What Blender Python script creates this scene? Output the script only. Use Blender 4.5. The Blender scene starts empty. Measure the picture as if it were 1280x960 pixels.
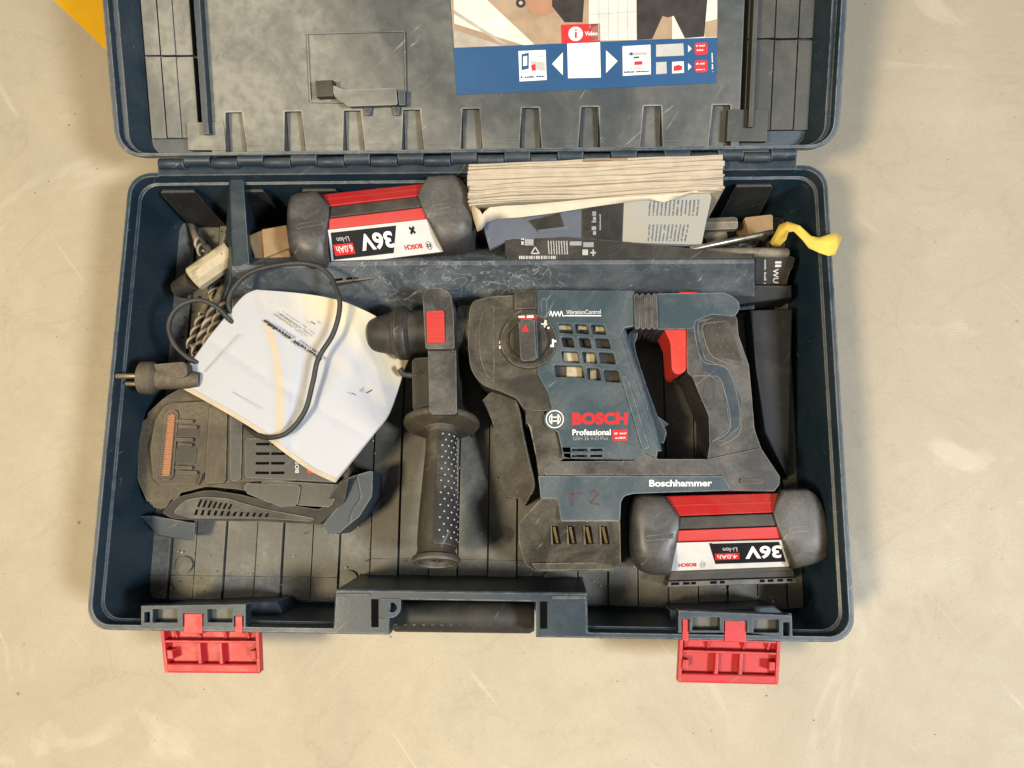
import bpy, bmesh, math, random
import numpy as np
from mathutils import Vector, Matrix
random.seed(7)
sc = bpy.context.scene
col = sc.collection
PI = math.pi
R_ = math.radians

# ------------------------------------------------------------------ camera
CAM = Vector((.06625, -.096, .7048)); CROT = (.1635, .0453, .0092)
cd = bpy.data.cameras.new('camera'); cam = bpy.data.objects.new('camera', cd); col.objects.link(cam)
cd.sensor_width = 36; cd.lens = 27; cd.clip_start = .01; cd.clip_end = 100
cam.location = CAM; cam.rotation_euler = CROT; sc.camera = cam
# ------------------------------------------------------------------ light
w = bpy.data.worlds.new('World'); sc.world = w; w.use_nodes = True
w.node_tree.nodes['Background'].inputs[0].default_value = (.96, .96, 1.0, 1)
w.node_tree.nodes['Background'].inputs[1].default_value = .13
def area(name, loc, target, size, power, color, sy=None):
    l = bpy.data.lights.new(name, 'AREA'); l.energy = power; l.color = color; l.size = size
    if sy: l.shape = 'RECTANGLE'; l.size_y = sy
    o = bpy.data.objects.new(name, l); col.objects.link(o); o.location = loc
    o.rotation_euler = (Vector(target) - Vector(loc)).to_track_quat('-Z', 'Y').to_euler()
    return o
area('hall_lamp', (-1.0, -.62, 2.1), (0, 0, 0), .34, 55, (1, .82, .54))
area('hall_skylight', (1.45, -.55, 1.95), (0, 0, 0), .38, 64, (.88, .94, 1.0))
area('lid_glare_fill', (-1.15, .15, 2.3), (0, 0, 0), 1.0, 10, (1, .90, .72))  # added soft lamp, puts a glare on the left of the lid
sc.view_settings.view_transform = 'Standard'; sc.view_settings.look = 'None'
sc.view_settings.exposure = 0; sc.view_settings.gamma = 1
sc.render.film_transparent = False

# ------------------------------------------------------------------ mapping: photo ray -> point at a real height
RM = np.array(Matrix.Identity(3) if False else (Matrix.Rotation(CROT[2], 3, 'Z') @ Matrix.Rotation(CROT[1], 3, 'Y') @ Matrix.Rotation(CROT[0], 3, 'X')))
def ray(p):
    return Vector(RM @ np.array([(p[0]-640)/960, (480-p[1])/960, -1.]))
def at(px, py, z):
    d = ray((px, py)); return CAM + d * ((z - CAM.z) / d.z)
TILT = R_(19)
LO = Vector((0, at(600, 192, .1).y, .1))
LM = Matrix.Translation(LO) @ Matrix.Rotation(TILT, 4, 'X')
LMI = LM.inverted()
def lid_surf(wz):
    def f(p):
        o = LMI @ CAM; d = LMI.to_3x3() @ ray(p)
        return o + d * ((wz - o.z) / d.z)
    return f
def plane_surf(tri, off=0.):
    a, b, c = [at(*t) for t in tri]
    n = (b-a).cross(c-a).normalized()
    if n.z < 0: n = -n
    a = a + n*off
    def f(p):
        d = ray(p); return CAM + d * ((a-CAM).dot(n) / d.dot(n))
    return f
def lift(s, k):
    """the same surface k metres higher"""
    if isinstance(s, (int, float)): return s + k
    return lambda p: s(p) + Vector((0, 0, k))
def W(p, s):
    if isinstance(s, (int, float)): return at(p[0], p[1], s)
    return s(p)
def area2(P): return sum(P[i][0]*P[(i+1) % len(P)][1]-P[(i+1) % len(P)][0]*P[i][1] for i in range(len(P)))/2
def rnd(P, r, n=4):
    out = []; N = len(P)
    for i in range(N):
        p = Vector(P[i][:2]); a = Vector(P[i-1][:2]); b = Vector(P[(i+1) % N][:2])
        rr = P[i][2] if len(P[i]) > 2 else r
        la, lb = (a-p).length, (b-p).length
        k = min(rr, la*.45, lb*.45)
        if k < .05: out.append(tuple(p)); continue
        s = p+(a-p)/la*k; e = p+(b-p)/lb*k
        for j in range(n+1):
            t = j/n; out.append(tuple(s*(1-t)**2+p*2*t*(1-t)+e*t*t))
    return out
def catmull(P, n=8, closed=False):
    P = [Vector(p) for p in P]; out = []; N = len(P)
    for i in range(N if closed else N-1):
        if closed: a, b, c, d = P[i-1], P[i], P[(i+1) % N], P[(i+2) % N]
        else: a, b, c, d = P[max(i-1, 0)], P[i], P[i+1], P[min(i+2, N-1)]
        for j in range(n):
            t = j/n
            out.append(.5*((2*b)+(c-a)*t+(2*a-5*b+4*c-d)*t*t+(3*b-a-3*c+d)*t**3))
    if not closed: out.append(P[-1])
    return out
def circ(cx, cy, r, n=28, a0=0, a1=2*PI, ry=None):
    ry = ry or r
    return [(cx+r*math.cos(a0+(a1-a0)*i/n), cy+ry*math.sin(a0+(a1-a0)*i/n)) for i in range(n if abs(a1-a0-2*PI) < 1e-6 else n+1)]
def box(x0, y0, x1, y1): return [(x0, y0), (x1, y0), (x1, y1), (x0, y1)]

# ------------------------------------------------------------------ materials
def new_mat(name):
    m = bpy.data.materials.new(name); m.use_nodes = True
    return m, m.node_tree, m.node_tree.nodes['Principled BSDF']
class N:
    def __init__(s, nt): s.nt = nt
    def n(s, t, **k):
        x = s.nt.nodes.new(t)
        for a, b in k.items():
            if isinstance(a, str) and hasattr(x, a): setattr(x, a, b)
        return x
    def l(s, a, b): s.nt.links.new(a, b)
    def noise(s, vec, scale, detail=6, rough=.6, dist=0.):
        x = s.n('ShaderNodeTexNoise'); x.inputs['Scale'].default_value = scale; x.inputs['Detail'].default_value = detail
        x.inputs['Roughness'].default_value = rough; x.inputs['Distortion'].default_value = dist
        s.l(vec, x.inputs['Vector']); return x.outputs['Fac']
    def ramp(s, f, a, b, lo=0., hi=1.):
        x = s.n('ShaderNodeMapRange'); x.inputs['From Min'].default_value = a; x.inputs['From Max'].default_value = b
        x.inputs['To Min'].default_value = lo; x.inputs['To Max'].default_value = hi; s.l(f, x.inputs['Value']); return x.outputs['Result']
    def math(s, op, a, b):
        x = s.n('ShaderNodeMath'); x.operation = op; x.use_clamp = True
        for i, v in enumerate((a, b)):
            if isinstance(v, (int, float)): x.inputs[i].default_value = v
            else: s.l(v, x.inputs[i])
        return x.outputs[0]
    def mix(s, f, a, b):
        x = s.n('ShaderNodeMix'); x.data_type = 'RGBA'
        if isinstance(f, (int, float)): x.inputs[0].default_value = f
        else: s.l(f, x.inputs[0])
        for i, v in ((6, a), (7, b)):
            if isinstance(v, tuple): x.inputs[i].default_value = (*v, 1)
            else: s.l(v, x.inputs[i])
        return x.outputs[2]
def plastic(name, base, dust=(.16, .14, .115), amt=.35, rough=.5, edge=.35, ecol=None, scale=22, bump=.15, scratch=.25, spec=.4, thr=(.42, .68), scrib=0, side_light=0):
    m, nt, b = new_mat(name); q = N(nt)
    tc = q.n('ShaderNodeTexCoord').outputs['Object']
    geo = q.n('ShaderNodeNewGeometry')
    big = q.noise(tc, scale, 7, .62, .6); fine = q.noise(tc, scale*16, 4, .6)
    f = q.ramp(big, thr[0], thr[1]); f2 = q.ramp(fine, .3, .75, .55, 1)
    up = q.n('ShaderNodeSeparateXYZ'); q.l(geo.outputs['Normal'], up.inputs[0])
    upf = q.ramp(up.outputs['Z'], -.1, .95, .35, 1)
    k = q.math('MULTIPLY', q.math('MULTIPLY', q.math('ADD', q.math('MULTIPLY', f, .75), .25), f2), upf)
    k = q.math('MULTIPLY', k, amt*1.3)
    if side_light:   # light falloff painted into the dust: paler left half, darker right
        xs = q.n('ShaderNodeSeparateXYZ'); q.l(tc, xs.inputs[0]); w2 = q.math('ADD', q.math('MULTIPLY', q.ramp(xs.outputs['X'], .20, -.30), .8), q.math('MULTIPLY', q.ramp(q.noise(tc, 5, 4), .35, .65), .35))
        k = q.math('MULTIPLY', k, q.ramp(w2, 0, 1, 1-side_light, 1.25))
    c = q.mix(k, base, dust)
    # scratches: stretched noise lines
    if scratch:
        mp = q.n('ShaderNodeMapping'); mp.vector_type = 'TEXTURE'; mp.inputs['Rotation'].default_value = (0.3, .2, .75); mp.inputs['Scale'].default_value = (1/9, 1/210, 1/60)
        q.l(tc, mp.inputs[0]); s1 = q.noise(mp.outputs[0], 1.3, 4, .55, .9)
        mp2 = q.n('ShaderNodeMapping'); mp2.vector_type = 'TEXTURE'; mp2.inputs['Rotation'].default_value = (0.1, .3, -.55); mp2.inputs['Scale'].default_value = (1/180, 1/11, 1/50)
        q.l(tc, mp2.inputs[0]); s2 = q.noise(mp2.outputs[0], 1.3, 4, .55, .9)
        sm = q.math('ADD', q.ramp(s1, .68, .74), q.ramp(s2, .69, .75))
        c = q.mix(q.math('MULTIPLY', sm, scratch), c, tuple(min(1, x*1.6+.09) for x in dust))
    if scrib:
        nz = q.noise(tc, 55, 2, .5, 1.6); ab = q.n('ShaderNodeMath'); ab.operation = 'SUBTRACT'; q.l(nz, ab.inputs[0]); ab.inputs[1].default_value = .5
        a2 = q.n('ShaderNodeMath'); a2.operation = 'ABSOLUTE'; q.l(ab.outputs[0], a2.inputs[0])
        ln = q.math('MULTIPLY', q.ramp(a2.outputs[0], .022, .006), q.ramp(q.noise(tc, 14, 3), .44, .58))
        c = q.mix(q.math('MULTIPLY', ln, scrib), c, (.42, .46, .48))
    if edge:
        bv = q.n('ShaderNodeBevel'); bv.samples = 4; bv.inputs[0].default_value = .0015
        dt = q.n('ShaderNodeVectorMath'); dt.operation = 'DOT_PRODUCT'
        q.l(bv.outputs[0], dt.inputs[0]); q.l(geo.outputs['Normal'], dt.inputs[1])
        e = q.ramp(dt.outputs['Value'], .992, .86); en = q.ramp(q.noise(tc, scale*5, 6, .7), .36, .60, .12, 1.25)
        c = q.mix(q.math('MULTIPLY', q.math('MULTIPLY', e, en), edge), c, ecol or tuple(min(1, x*1.7+.05) for x in dust))
    q.l(c, b.inputs['Base Color'])
    rr = q.ramp(k, 0, .6, rough, min(1, rough+.3)); q.l(rr, b.inputs['Roughness'])
    b.inputs['Specular IOR Level'].default_value = spec
    if bump:
        bp = q.n('ShaderNodeBump'); bp.inputs['Strength'].default_value = bump; bp.inputs['Distance'].default_value = .0006
        q.l(q.noise(tc, scale*45, 3, .5), bp.inputs['Height']); q.l(bp.outputs[0], b.inputs['Normal'])
    return m
def simple(name, c, rough=.5, metal=0, spec=.4, var=.12, scale=60):
    m, nt, b = new_mat(name); q = N(nt)
    tc = q.n('ShaderNodeTexCoord').outputs['Object']
    f = q.ramp(q.noise(tc, scale, 6, .6), .3, .7)
    q.l(q.mix(f, tuple(x*(1-var) for x in c), tuple(min(1, x*(1+var)) for x in c)), b.inputs['Base Color'])
    b.inputs['Roughness'].default_value = rough; b.inputs['Metallic'].default_value = metal; b.inputs['Specular IOR Level'].default_value = spec
    return m
GREY = (.17, .15, .122); BROWN = (.17, .145, .105); COOL = (.15, .16, .165)
M = dict(
    shell=plastic('navy_case_plastic', (.008, .025, .043), (.115, .115, .11), .36, .34, .7, (.36, .39, .41), 16, scratch=.4),
    wall=plastic('case_wall_plastic', (.006, .009, .012), (.11, .095, .07), .34, .5, .3, scale=20),
    floor=plastic('dusty_case_floor', (.032, .032, .029), (.225, .215, .18), .80, .40, .5, (.36, .34, .28), scale=13, scratch=.2, thr=(.36, .68), side_light=.45),  # brighter left side is light painted into the dust colour
    lid=plastic('dusty_lid_panel', (.022, .032, .040), (.255, .245, .21), .86, .36, .45, scale=7, scratch=.4, thr=(.40, .62), side_light=.75),  # dust tone carries painted light, fading towards the right
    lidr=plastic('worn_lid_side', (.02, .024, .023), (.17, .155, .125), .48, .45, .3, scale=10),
    divider=plastic('scuffed_divider', (.034, .044, .056), (.22, .24, .255), .6, .5, .5, (.27, .29, .31), 34, scratch=.6, scrib=.34),
    navy=plastic('navy_plastic', (.009, .024, .040), (.13, .135, .13), .36, .4, .8, (.27, .30, .32), 22, scratch=.4),
    blue=plastic('tool_blue_plastic', (.025, .05, .066), (.15, .16, .155), .5, .34, .8, (.30, .34, .36), 26, scratch=.6),
    black=plastic('dusty_black_plastic', (.011, .0105, .010), BROWN, .50, .36, .65, (.36, .31, .23), 24, scratch=.5, thr=(.42, .62)),
    rubber=plastic('grey_rubber', (.017, .017, .018), (.20, .188, .165), .46, .36, .6, (.32, .30, .27), 22, scratch=.5, thr=(.42, .63)),
    dark=plastic('dark_plastic', (.012, .012, .012), BROWN, .35, .5, .4, (.2, .18, .14), 30),
    grip=plastic('handle_grip_plastic', (.026, .023, .018), (.17, .135, .085), .65, .42, .4, (.25, .22, .17), 24),
    charger=plastic('dusty_charger_plastic', (.012, .0115, .010), (.16, .13, .088), .72, .46, .6, (.27, .23, .16), 22, thr=(.3, .62)),
    cap=plastic('battery_bumper', (.030, .030, .031), (.23, .215, .195), .5, .32, .5, (.36, .34, .31), 26, scratch=.4),
    red=plastic('red_plastic', (.50, .012, .016), (.35, .12, .09), .35, .42, .25, (.65, .16, .13), 30, scratch=.15),
    latch=plastic('red_latch_plastic', (.50, .012, .020), (.30, .07, .055), .5, .36, .5, (.80, .30, .26), 40, scratch=.3),
    trigger=plastic('trigger_red', (.55, .03, .02), (.4, .13, .09), .3, .4, .2, (.6, .16, .1), 40, scratch=.1),
    white=simple('white_print', (.78, .77, .74), .45, var=.06),
    offwhite=simple('worn_label_white', (.60, .585, .57), .4, var=.1),
    pblack=simple('label_black', (.016, .016, .018), .35, var=.2),
    pred=simple('red_print', (.58, .022, .025), .4, var=.08),
    pgrey=simple('grey_print', (.28, .30, .31), .5),
    fadered=simple('faded_marker_red', (.085, .035, .04), .5, var=.4, scale=400),
    sblue=simple('sticker_blue', (.012, .072, .19), .4, var=.12, scale=25),
    sgrey=simple('sticker_grey', (.45, .45, .43), .4),
    paper=simple('cream_paper', (.47, .40, .31), .8, spec=.1, var=.1, scale=90),
    paper2=simple('cream_paper_light', (.60, .52, .40), .75, spec=.15, var=.1, scale=60),
    guard=plastic('dusty_guard', (.022, .023, .022), (.20, .185, .155), .62, .4, .6, (.33, .31, .27), 20, scratch=.4, thr=(.36, .66)),
    brass=simple('brass', (.55, .38, .16), .35, 1, var=.2, scale=200),
    steel=simple('worn_steel', (.36, .33, .27), .38, .85, var=.35, scale=120),
    pin=simple('plug_pin_brass', (.62, .5, .33), .35, .9, var=.1),
    drill=plastic('drill_steel', (.10, .085, .065), (.34, .28, .20), .7, .45, .9, (.5, .44, .33), 60, scratch=.3),
    copper=simple('copper_contact', (.34, .15, .075), .6, .1, var=.2, scale=500),
    seam=simple('worn_seam', (.17, .16, .13), .6, var=.3),
    drillb=plastic('drill_land', (.30, .26, .20), (.42, .34, .24), .6, .4, .6, (.6, .52, .4), 60, scratch=.3, spec=.5),
    cable=plastic('cable_rubber', (.018, .019, .02), (.13, .12, .1), .35, .45, 0, scale=60, scratch=0),
    yellow=simple('yellow_tape', (.66, .48, .09), .75, spec=.12, var=.16, scale=80),
    yfloor=simple('yellow_paint', (.72, .40, .004), .5, var=.06, scale=20),
    brownp=plastic('brown_cardboard', (.26, .165, .085), (.36, .27, .17), .6, .8, .3, (.45, .34, .22), 40, scratch=.2, spec=.1),
    tubew=plastic('worn_cream_paint', (.55, .46, .31), (.12, .09, .05), .55, .6, .4, (.65, .56, .4), 70, scratch=.5, thr=(.5, .62)),
    sleeve=plastic('black_card', (.018, .018, .018), (.10, .088, .065), .4, .45, .5, (.2, .18, .14), 40),
    leaf=plastic('blue_grey_leaflet', (.10, .12, .16), (.16, .16, .15), .4, .4, .2, scale=40, spec=.5),
    leafl=plastic('pale_leaflet', (.34, .37, .37), (.40, .31, .18), .75, .35, .2, scale=24, spec=.5),
    void=simple('black_void', (.004, .004, .004), .9, spec=.05),
    tan=simple('winding_varnish', (.42, .36, .24), .6, var=.3, scale=150),
    pic_floor=simple('print_concrete', (.40, .36, .30), .4, var=.22, scale=60),
    pic_tan=simple('print_tan', (.36, .26, .17), .4, var=.2, scale=50),
    pic_pale=simple('print_pale', (.62, .60, .55), .4, var=.1, scale=60),
    pic_dark=simple('print_dark_cloth', (.035, .028, .026), .4, var=.4, scale=70),
    pic_skin=simple('print_skin', (.38, .20, .12), .4, var=.1),
)
def concrete():
    m, nt, b = new_mat('concrete'); q = N(nt)
    tc = q.n('ShaderNodeTexCoord').outputs['Object']
    big = q.ramp(q.noise(tc, 2.6, 7, .6, .9), .36, .66); mid = q.ramp(q.noise(tc, 9, 9, .7, .7), .38, .66)
    small = q.ramp(q.noise(tc, 60, 8, .7, .3), .35, .7); fine = q.ramp(q.noise(tc, 700, 4, .65), .3, .72)
    c = q.mix(big, (.435, .378, .275), (.51, .448, .332))
    c = q.mix(q.math('MULTIPLY', mid, .5), c, (.40, .345, .265))
    c = q.mix(q.math('MULTIPLY', small, .22), c, (.36, .30, .225))
    c = q.mix(q.math('MULTIPLY', fine, .36), c, (.27, .23, .175))
    # darker water marks with their own outline
    wm = q.noise(tc, 4.4, 5, .55, 2.2); a2 = q.n('ShaderNodeMath'); a2.operation = 'SUBTRACT'; q.l(wm, a2.inputs[0]); a2.inputs[1].default_value = .52
    a3 = q.n('ShaderNodeMath'); a3.operation = 'ABSOLUTE'; q.l(a2.outputs[0], a3.inputs[0])
    c = q.mix(q.math('MULTIPLY', q.math('MULTIPLY', q.ramp(a3.outputs[0], .018, .002), mid), .35), c, (.33, .27, .19))
    c = q.mix(q.math('MULTIPLY', q.ramp(wm, .60, .68), .28), c, (.36, .31, .235))
    c = q.mix(q.math('MULTIPLY', q.ramp(wm, .40, .33), .35), c, (.60, .54, .44))
    # pits and grit
    vo = q.n('ShaderNodeTexVoronoi'); vo.inputs['Scale'].default_value = 34; q.l(tc, vo.inputs['Vector'])
    sp = q.ramp(vo.outputs['Distance'], .075, .03); spn = q.ramp(q.noise(tc, 13, 2), .55, .6)
    pit = q.math('MULTIPLY', sp, spn)
    c = q.mix(q.math('MULTIPLY', pit, .8), c, (.11, .085, .06))
    vo2 = q.n('ShaderNodeTexVoronoi'); vo2.inputs['Scale'].default_value = 110; q.l(tc, vo2.inputs['Vector'])
    sp2 = q.math('MULTIPLY', q.ramp(vo2.outputs['Distance'], .12, .04), q.ramp(q.noise(tc, 21, 3), .47, .60))
    c = q.mix(q.math('MULTIPLY', sp2, .45), c, (.2, .165, .12))
    # hairline cracks and scrape marks
    mp = q.n('ShaderNodeMapping'); mp.vector_type = 'TEXTURE'; mp.inputs['Rotation'].default_value = (0, 0, .6); mp.inputs['Scale'].default_value = (1/3, 1/60, 1); q.l(tc, mp.inputs[0])
    st = q.ramp(q.noise(mp.outputs[0], 1.6, 6, .65, 1.4), .64, .72)
    c = q.mix(q.math('MULTIPLY', st, .3), c, (.31, .26, .19))
    mp2 = q.n('ShaderNodeMapping'); mp2.vector_type = 'TEXTURE'; mp2.inputs['Rotation'].default_value = (0, 0, -.9); mp2.inputs['Scale'].default_value = (1/4, 1/90, 1); q.l(tc, mp2.inputs[0])
    s2 = q.ramp(q.noise(mp2.outputs[0], 1.4, 5, .6, 1.), .66, .72)
    c = q.mix(q.math('MULTIPLY', s2, .3), c, (.62, .56, .46))
    q.l(c, b.inputs['Base Color']); q.l(q.ramp(mid, 0, 1, .38, .62), b.inputs['Roughness']); b.inputs['Specular IOR Level'].default_value = .3
    bp = q.n('ShaderNodeBump'); bp.inputs['Strength'].default_value = .35; bp.inputs['Distance'].default_value = .0015
    h = q.math('ADD', q.math('MULTIPLY', small, .4), q.math('MULTIPLY', fine, .35)); h = q.math('SUBTRACT', h, q.math('MULTIPLY', pit, .4)); q.l(h, bp.inputs['Height']); q.l(bp.outputs[0], b.inputs['Normal'])
    return m
M['concrete'] = concrete()

# ------------------------------------------------------------------ object helpers
def link(name, me, mat, parent=None, smooth=True, angle=38):
    if mat is not None: me.materials.append(M[mat] if isinstance(mat, str) else mat)
    if smooth and len(me.polygons):
        me.polygons.foreach_set('use_smooth', [True]*len(me.polygons)); me.set_sharp_from_angle(angle=R_(angle))
    o = bpy.data.objects.new(name, me)
    if parent is None:
        co = np.empty(len(me.vertices)*3); me.vertices.foreach_get('co', co); co = co.reshape(-1, 3)
        c = Vector(((co[:, 0].min()+co[:, 0].max())/2, (co[:, 1].min()+co[:, 1].max())/2, co[:, 2].min()))
        me.transform(Matrix.Translation(-c)); o.location = c
    else:
        o.parent = parent
        if parent.get('inv') is not None: o.matrix_parent_inverse = Matrix.Translation(-Vector(parent['inv']))
    col.objects.link(o)
    return o
def thing(name, label, cat, loc, group=None):
    o = bpy.data.objects.new(name, None); o.empty_display_size = .01; o.location = loc; col.objects.link(o)
    o['label'] = label; o['category'] = cat; o['inv'] = tuple(loc)
    if group: o['group'] = group
    return o
def tag(o, label, cat, group=None):
    o['label'] = label; o['category'] = cat
    if group: o['group'] = group
    return o
def finish(name, bm, mat, parent, smooth=True, angle=38, wn=True):
    me = bpy.data.meshes.new(name); bm.to_mesh(me); bm.free()
    o = link(name, me, mat, parent, smooth, angle)
    if wn and smooth:
        md = o.modifiers.new('wn', 'WEIGHTED_NORMAL'); md.keep_sharp = True
    return o
def add_prism(bm, top, zb, bev=0, seg=3, bottom=None):
    if area2(top) < 0:
        top = top[::-1]
        if bottom: bottom = bottom[::-1]
    tv = [bm.verts.new(p) for p in top]
    bv = [bm.verts.new(bottom[i] if bottom else (p[0], p[1], zb if not callable(zb) else zb(p))) for i, p in enumerate(top)]
    n = len(top); f = bm.faces.new(tv); bm.faces.new(bv[::-1])
    for i in range(n): bm.faces.new((tv[i], bv[i], bv[(i+1) % n], tv[(i+1) % n]))
    if bev: bmesh.ops.bevel(bm, geom=list(f.edges), offset=bev, segments=seg, profile=.5, affect='EDGES', clamp_overlap=True)
def S(name, px, s, zb, mat, parent, bev=.001, seg=3, r=0, ang=38):
    """a solid with the plan outline px (photo pixels read at surface s), down to zb"""
    if r or any(len(p) > 2 for p in px): px = rnd(px, r)
    bm = bmesh.new(); add_prism(bm, [W(p, s) for p in px], zb, bev, seg)
    return finish(name, bm, mat, parent, angle=ang)
def SZ(name, pts, zb, mat, parent, bev=.001, seg=3):
    """the same with a height for each corner: (px, py, z)"""
    bm = bmesh.new(); add_prism(bm, [at(*p) for p in pts], zb, bev, seg)
    return finish(name, bm, mat, parent)
def multi(name, pxs, s, zb, mat, parent, bev=0, kind=None, seg=1):
    bm = bmesh.new()
    for px in pxs: add_prism(bm, [W(p, s) for p in px], zb, bev, seg)
    o = finish(name, bm, mat, parent); kind = kind or 'stuff'
    if kind: o['kind'] = kind
    return o
def dome(name, px, zt, zb, mat, parent, sink=.006):
    """rounded cap: px = (x, y, height of its edge, inner?)"""
    P = [at(p[0], p[1], p[2]) for p in px]
    n = len(P); c = sum(P, Vector())/n; bm = bmesh.new(); rs = []
    lo = []
    for p, q in zip(P, px):
        d = Vector((c.x-p.x, c.y-p.y, 0)).normalized()
        lo.append(Vector((p.x, p.y, zb))+d*(sink if len(q) > 3 else .002))
    rs.append([bm.verts.new(v) for v in lo])
    for f in (1, .996, .985, .965, .935, .89, .6, .3):
        k = min(1, (1-f**9)**.5)*(1-.05*f*f)+.05*(1-f)**.5*f
        rs.append([bm.verts.new((c.x+(p.x-c.x)*f, c.y+(p.y-c.y)*f, p.z+(zt-p.z)*k)) for p in P])
    for a, b in zip(rs, rs[1:]):
        for i in range(n): bm.faces.new((a[i], a[(i+1) % n], b[(i+1) % n], b[i]))
    bm.faces.new(rs[0][::-1]); t = bm.verts.new((c.x, c.y, zt))
    for i in range(n): bm.faces.new((rs[-1][i], rs[-1][(i+1) % n], t))
    bmesh.ops.recalc_face_normals(bm, faces=bm.faces)
    return finish(name, bm, mat, parent, angle=80, wn=False)
def flat(name, pxs, s, mat, parent, off=.0003):
    """thin print: ink or film 0.2 mm thick lying on surface s"""
    if not isinstance(pxs[0][0], (tuple, list, Vector)): pxs = [pxs]
    bm = bmesh.new()
    for px in pxs:
        t = [W(p, s)+Vector((0, 0, off)) for p in px]
        add_prism(bm, t, 0, 0, bottom=[p-Vector((0, 0, off*.7)) for p in t])
    return finish(name, bm, mat, parent, smooth=False)
def plate(name, outer, holes, s, thick, mat, parent, bev=.0008):
    cu = bpy.data.curves.new(name, 'CURVE'); cu.dimensions = '2D'; cu.fill_mode = 'BOTH'
    z = W(outer[0], s).z
    for k, px in enumerate([outer]+holes):
        pts = [W(p, s) for p in px]
        sp = cu.splines.new('POLY'); sp.points.add(len(pts)-1); sp.use_cyclic_u = True
        for i, p in enumerate(pts): sp.points[i].co = (p.x, p.y, 0, 1)
    cu.extrude = thick/2-bev; cu.bevel_depth = bev; cu.bevel_resolution = 2; cu.offset = -bev
    t = bpy.data.objects.new('tmp', cu); col.objects.link(t)
    dg = bpy.context.evaluated_depsgraph_get(); me = bpy.data.meshes.new_from_object(t.evaluated_get(dg))
    bpy.data.objects.remove(t); bpy.data.curves.remove(cu)
    me.transform(Matrix.Translation((0, 0, z-thick/2))); me.materials.clear(); me.name = name
    return link(name, me, mat, parent)
def lathe(name, prof, p0, p1, mat, parent, seg=36, a0=0, a1=2*PI, ang=38, up=None):
    p0, p1 = Vector(p0), Vector(p1); ax = (p1-p0).normalized()
    u = (up or Vector((0, 0, 1))); u = (u-ax*u.dot(ax))
    if u.length < 1e-4: u = Vector((1, 0, 0))-ax*ax.x
    u.normalize(); v = ax.cross(u)
    full = abs(a1-a0-2*PI) < 1e-6; n = seg if full else seg+1
    V = []; F = []
    for t, r in prof:
        for i in range(n):
            a = a0+(a1-a0)*i/seg
            V.append(p0+ax*t+(u*math.cos(a)+v*math.sin(a))*max(r, 1e-5))
    for j in range(len(prof)-1):
        for i in range(seg):
            k = (i+1) % n; F.append((j*n+i, j*n+k, (j+1)*n+k, (j+1)*n+i))
    me = bpy.data.meshes.new(name); me.from_pydata([tuple(x) for x in V], [], F)
    bm = bmesh.new(); bm.from_mesh(me); bmesh.ops.remove_doubles(bm, verts=bm.verts, dist=3e-5)
    bmesh.ops.recalc_face_normals(bm, faces=bm.faces); bm.to_mesh(me); bm.free()
    return link(name, me, mat, parent, angle=ang)
def tube_into(bm, P, r, seg=8, rf=None):
    P = [Vector(p) for p in P]; rings = []; prev = None
    for i, p in enumerate(P):
        t = (P[min(i+1, len(P)-1)]-P[max(i-1, 0)]).normalized()
        if prev is None:
            prev = t.orthogonal().normalized()
        u = (prev-t*prev.dot(t)).normalized(); prev = u; v = t.cross(u)
        rr = rf(i/(len(P)-1)) if rf else r
        rings.append([bm.verts.new(p+(u*math.cos(2*PI*k/seg)+v*math.sin(2*PI*k/seg))*rr) for k in range(seg)])
    for a, b in zip(rings, rings[1:]):
        for k in range(seg): bm.faces.new((a[k], a[(k+1) % seg], b[(k+1) % seg], b[k]))
    bm.faces.new(rings[0][::-1]); bm.faces.new(rings[-1])
def tube(name, P, r, mat, parent, seg=10, n=8, rf=None, spline=True):
    bm = bmesh.new(); tube_into(bm, catmull(P, n) if spline else P, r, seg, rf)
    bmesh.ops.recalc_face_normals(bm, faces=bm.faces)
    return finish(name, bm, mat, parent, wn=False)
def txt(name, s, a, b, h, surf, mat, parent, off=.0004, bold=.0, shear=0):
    """lettering: baseline from pixel a to pixel b, cap height h pixels, lying on surf"""
    cu = bpy.data.curves.new(name, 'FONT'); cu.body = s; cu.size = 1; cu.offset = bold; cu.resolution_u = 3; cu.shear = shear
    t = bpy.data.objects.new('tmp', cu); col.objects.link(t)
    dg = bpy.context.evaluated_depsgraph_get(); me = bpy.data.meshes.new_from_object(t.evaluated_get(dg))
    bpy.data.objects.remove(t); bpy.data.curves.remove(cu)
    co = np.empty(len(me.vertices)*3); me.vertices.foreach_get('co', co); co = co.reshape(-1, 3)
    lo, hi = co.min(0), co.max(0)
    a, b = Vector(a), Vector(b); d = (b-a).normalized(); up = Vector((d.y, -d.x))*h
    A, B, U = W(a, surf), W(b, surf), W(a+up, surf)
    new = np.empty_like(co)
    for i, (x, y, z) in enumerate(co):
        p = A+(B-A)*((x-lo[0])/(hi[0]-lo[0]))+(U-A)*((y-lo[1])/(hi[1]-lo[1]))+Vector((0, 0, off)); new[i] = p
    me.vertices.foreach_set('co', new.ravel()); me.update(); me.materials.clear(); me.name = name
    return link(name, me, mat, parent, smooth=False)
def glyphs(name, lines, surf, mat, parent, off=.0004, dens=.72):
    """rows of print too small to read: short ink dashes. lines = (a, b, h)"""
    P = []
    for a, b, h in lines:
        a, b = Vector(a), Vector(b); L = (b-a).length; d = (b-a)/L; n = Vector((d.y, -d.x)); t = 0
        while t < L-1e-3:
            wd = min(random.uniform(.4, 1.15)*h, L-t)
            if random.random() < dens+.15:
                hh = h*random.choice((.7, .7, 1, .85)); p = a+d*t; q = a+d*(t+wd*.78)
                P.append([tuple(p), tuple(q), tuple(q+n*hh), tuple(p+n*hh)])
            t += wd
    o = flat(name, P, surf, mat, parent, off); o['kind'] = 'stuff'; return o
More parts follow.
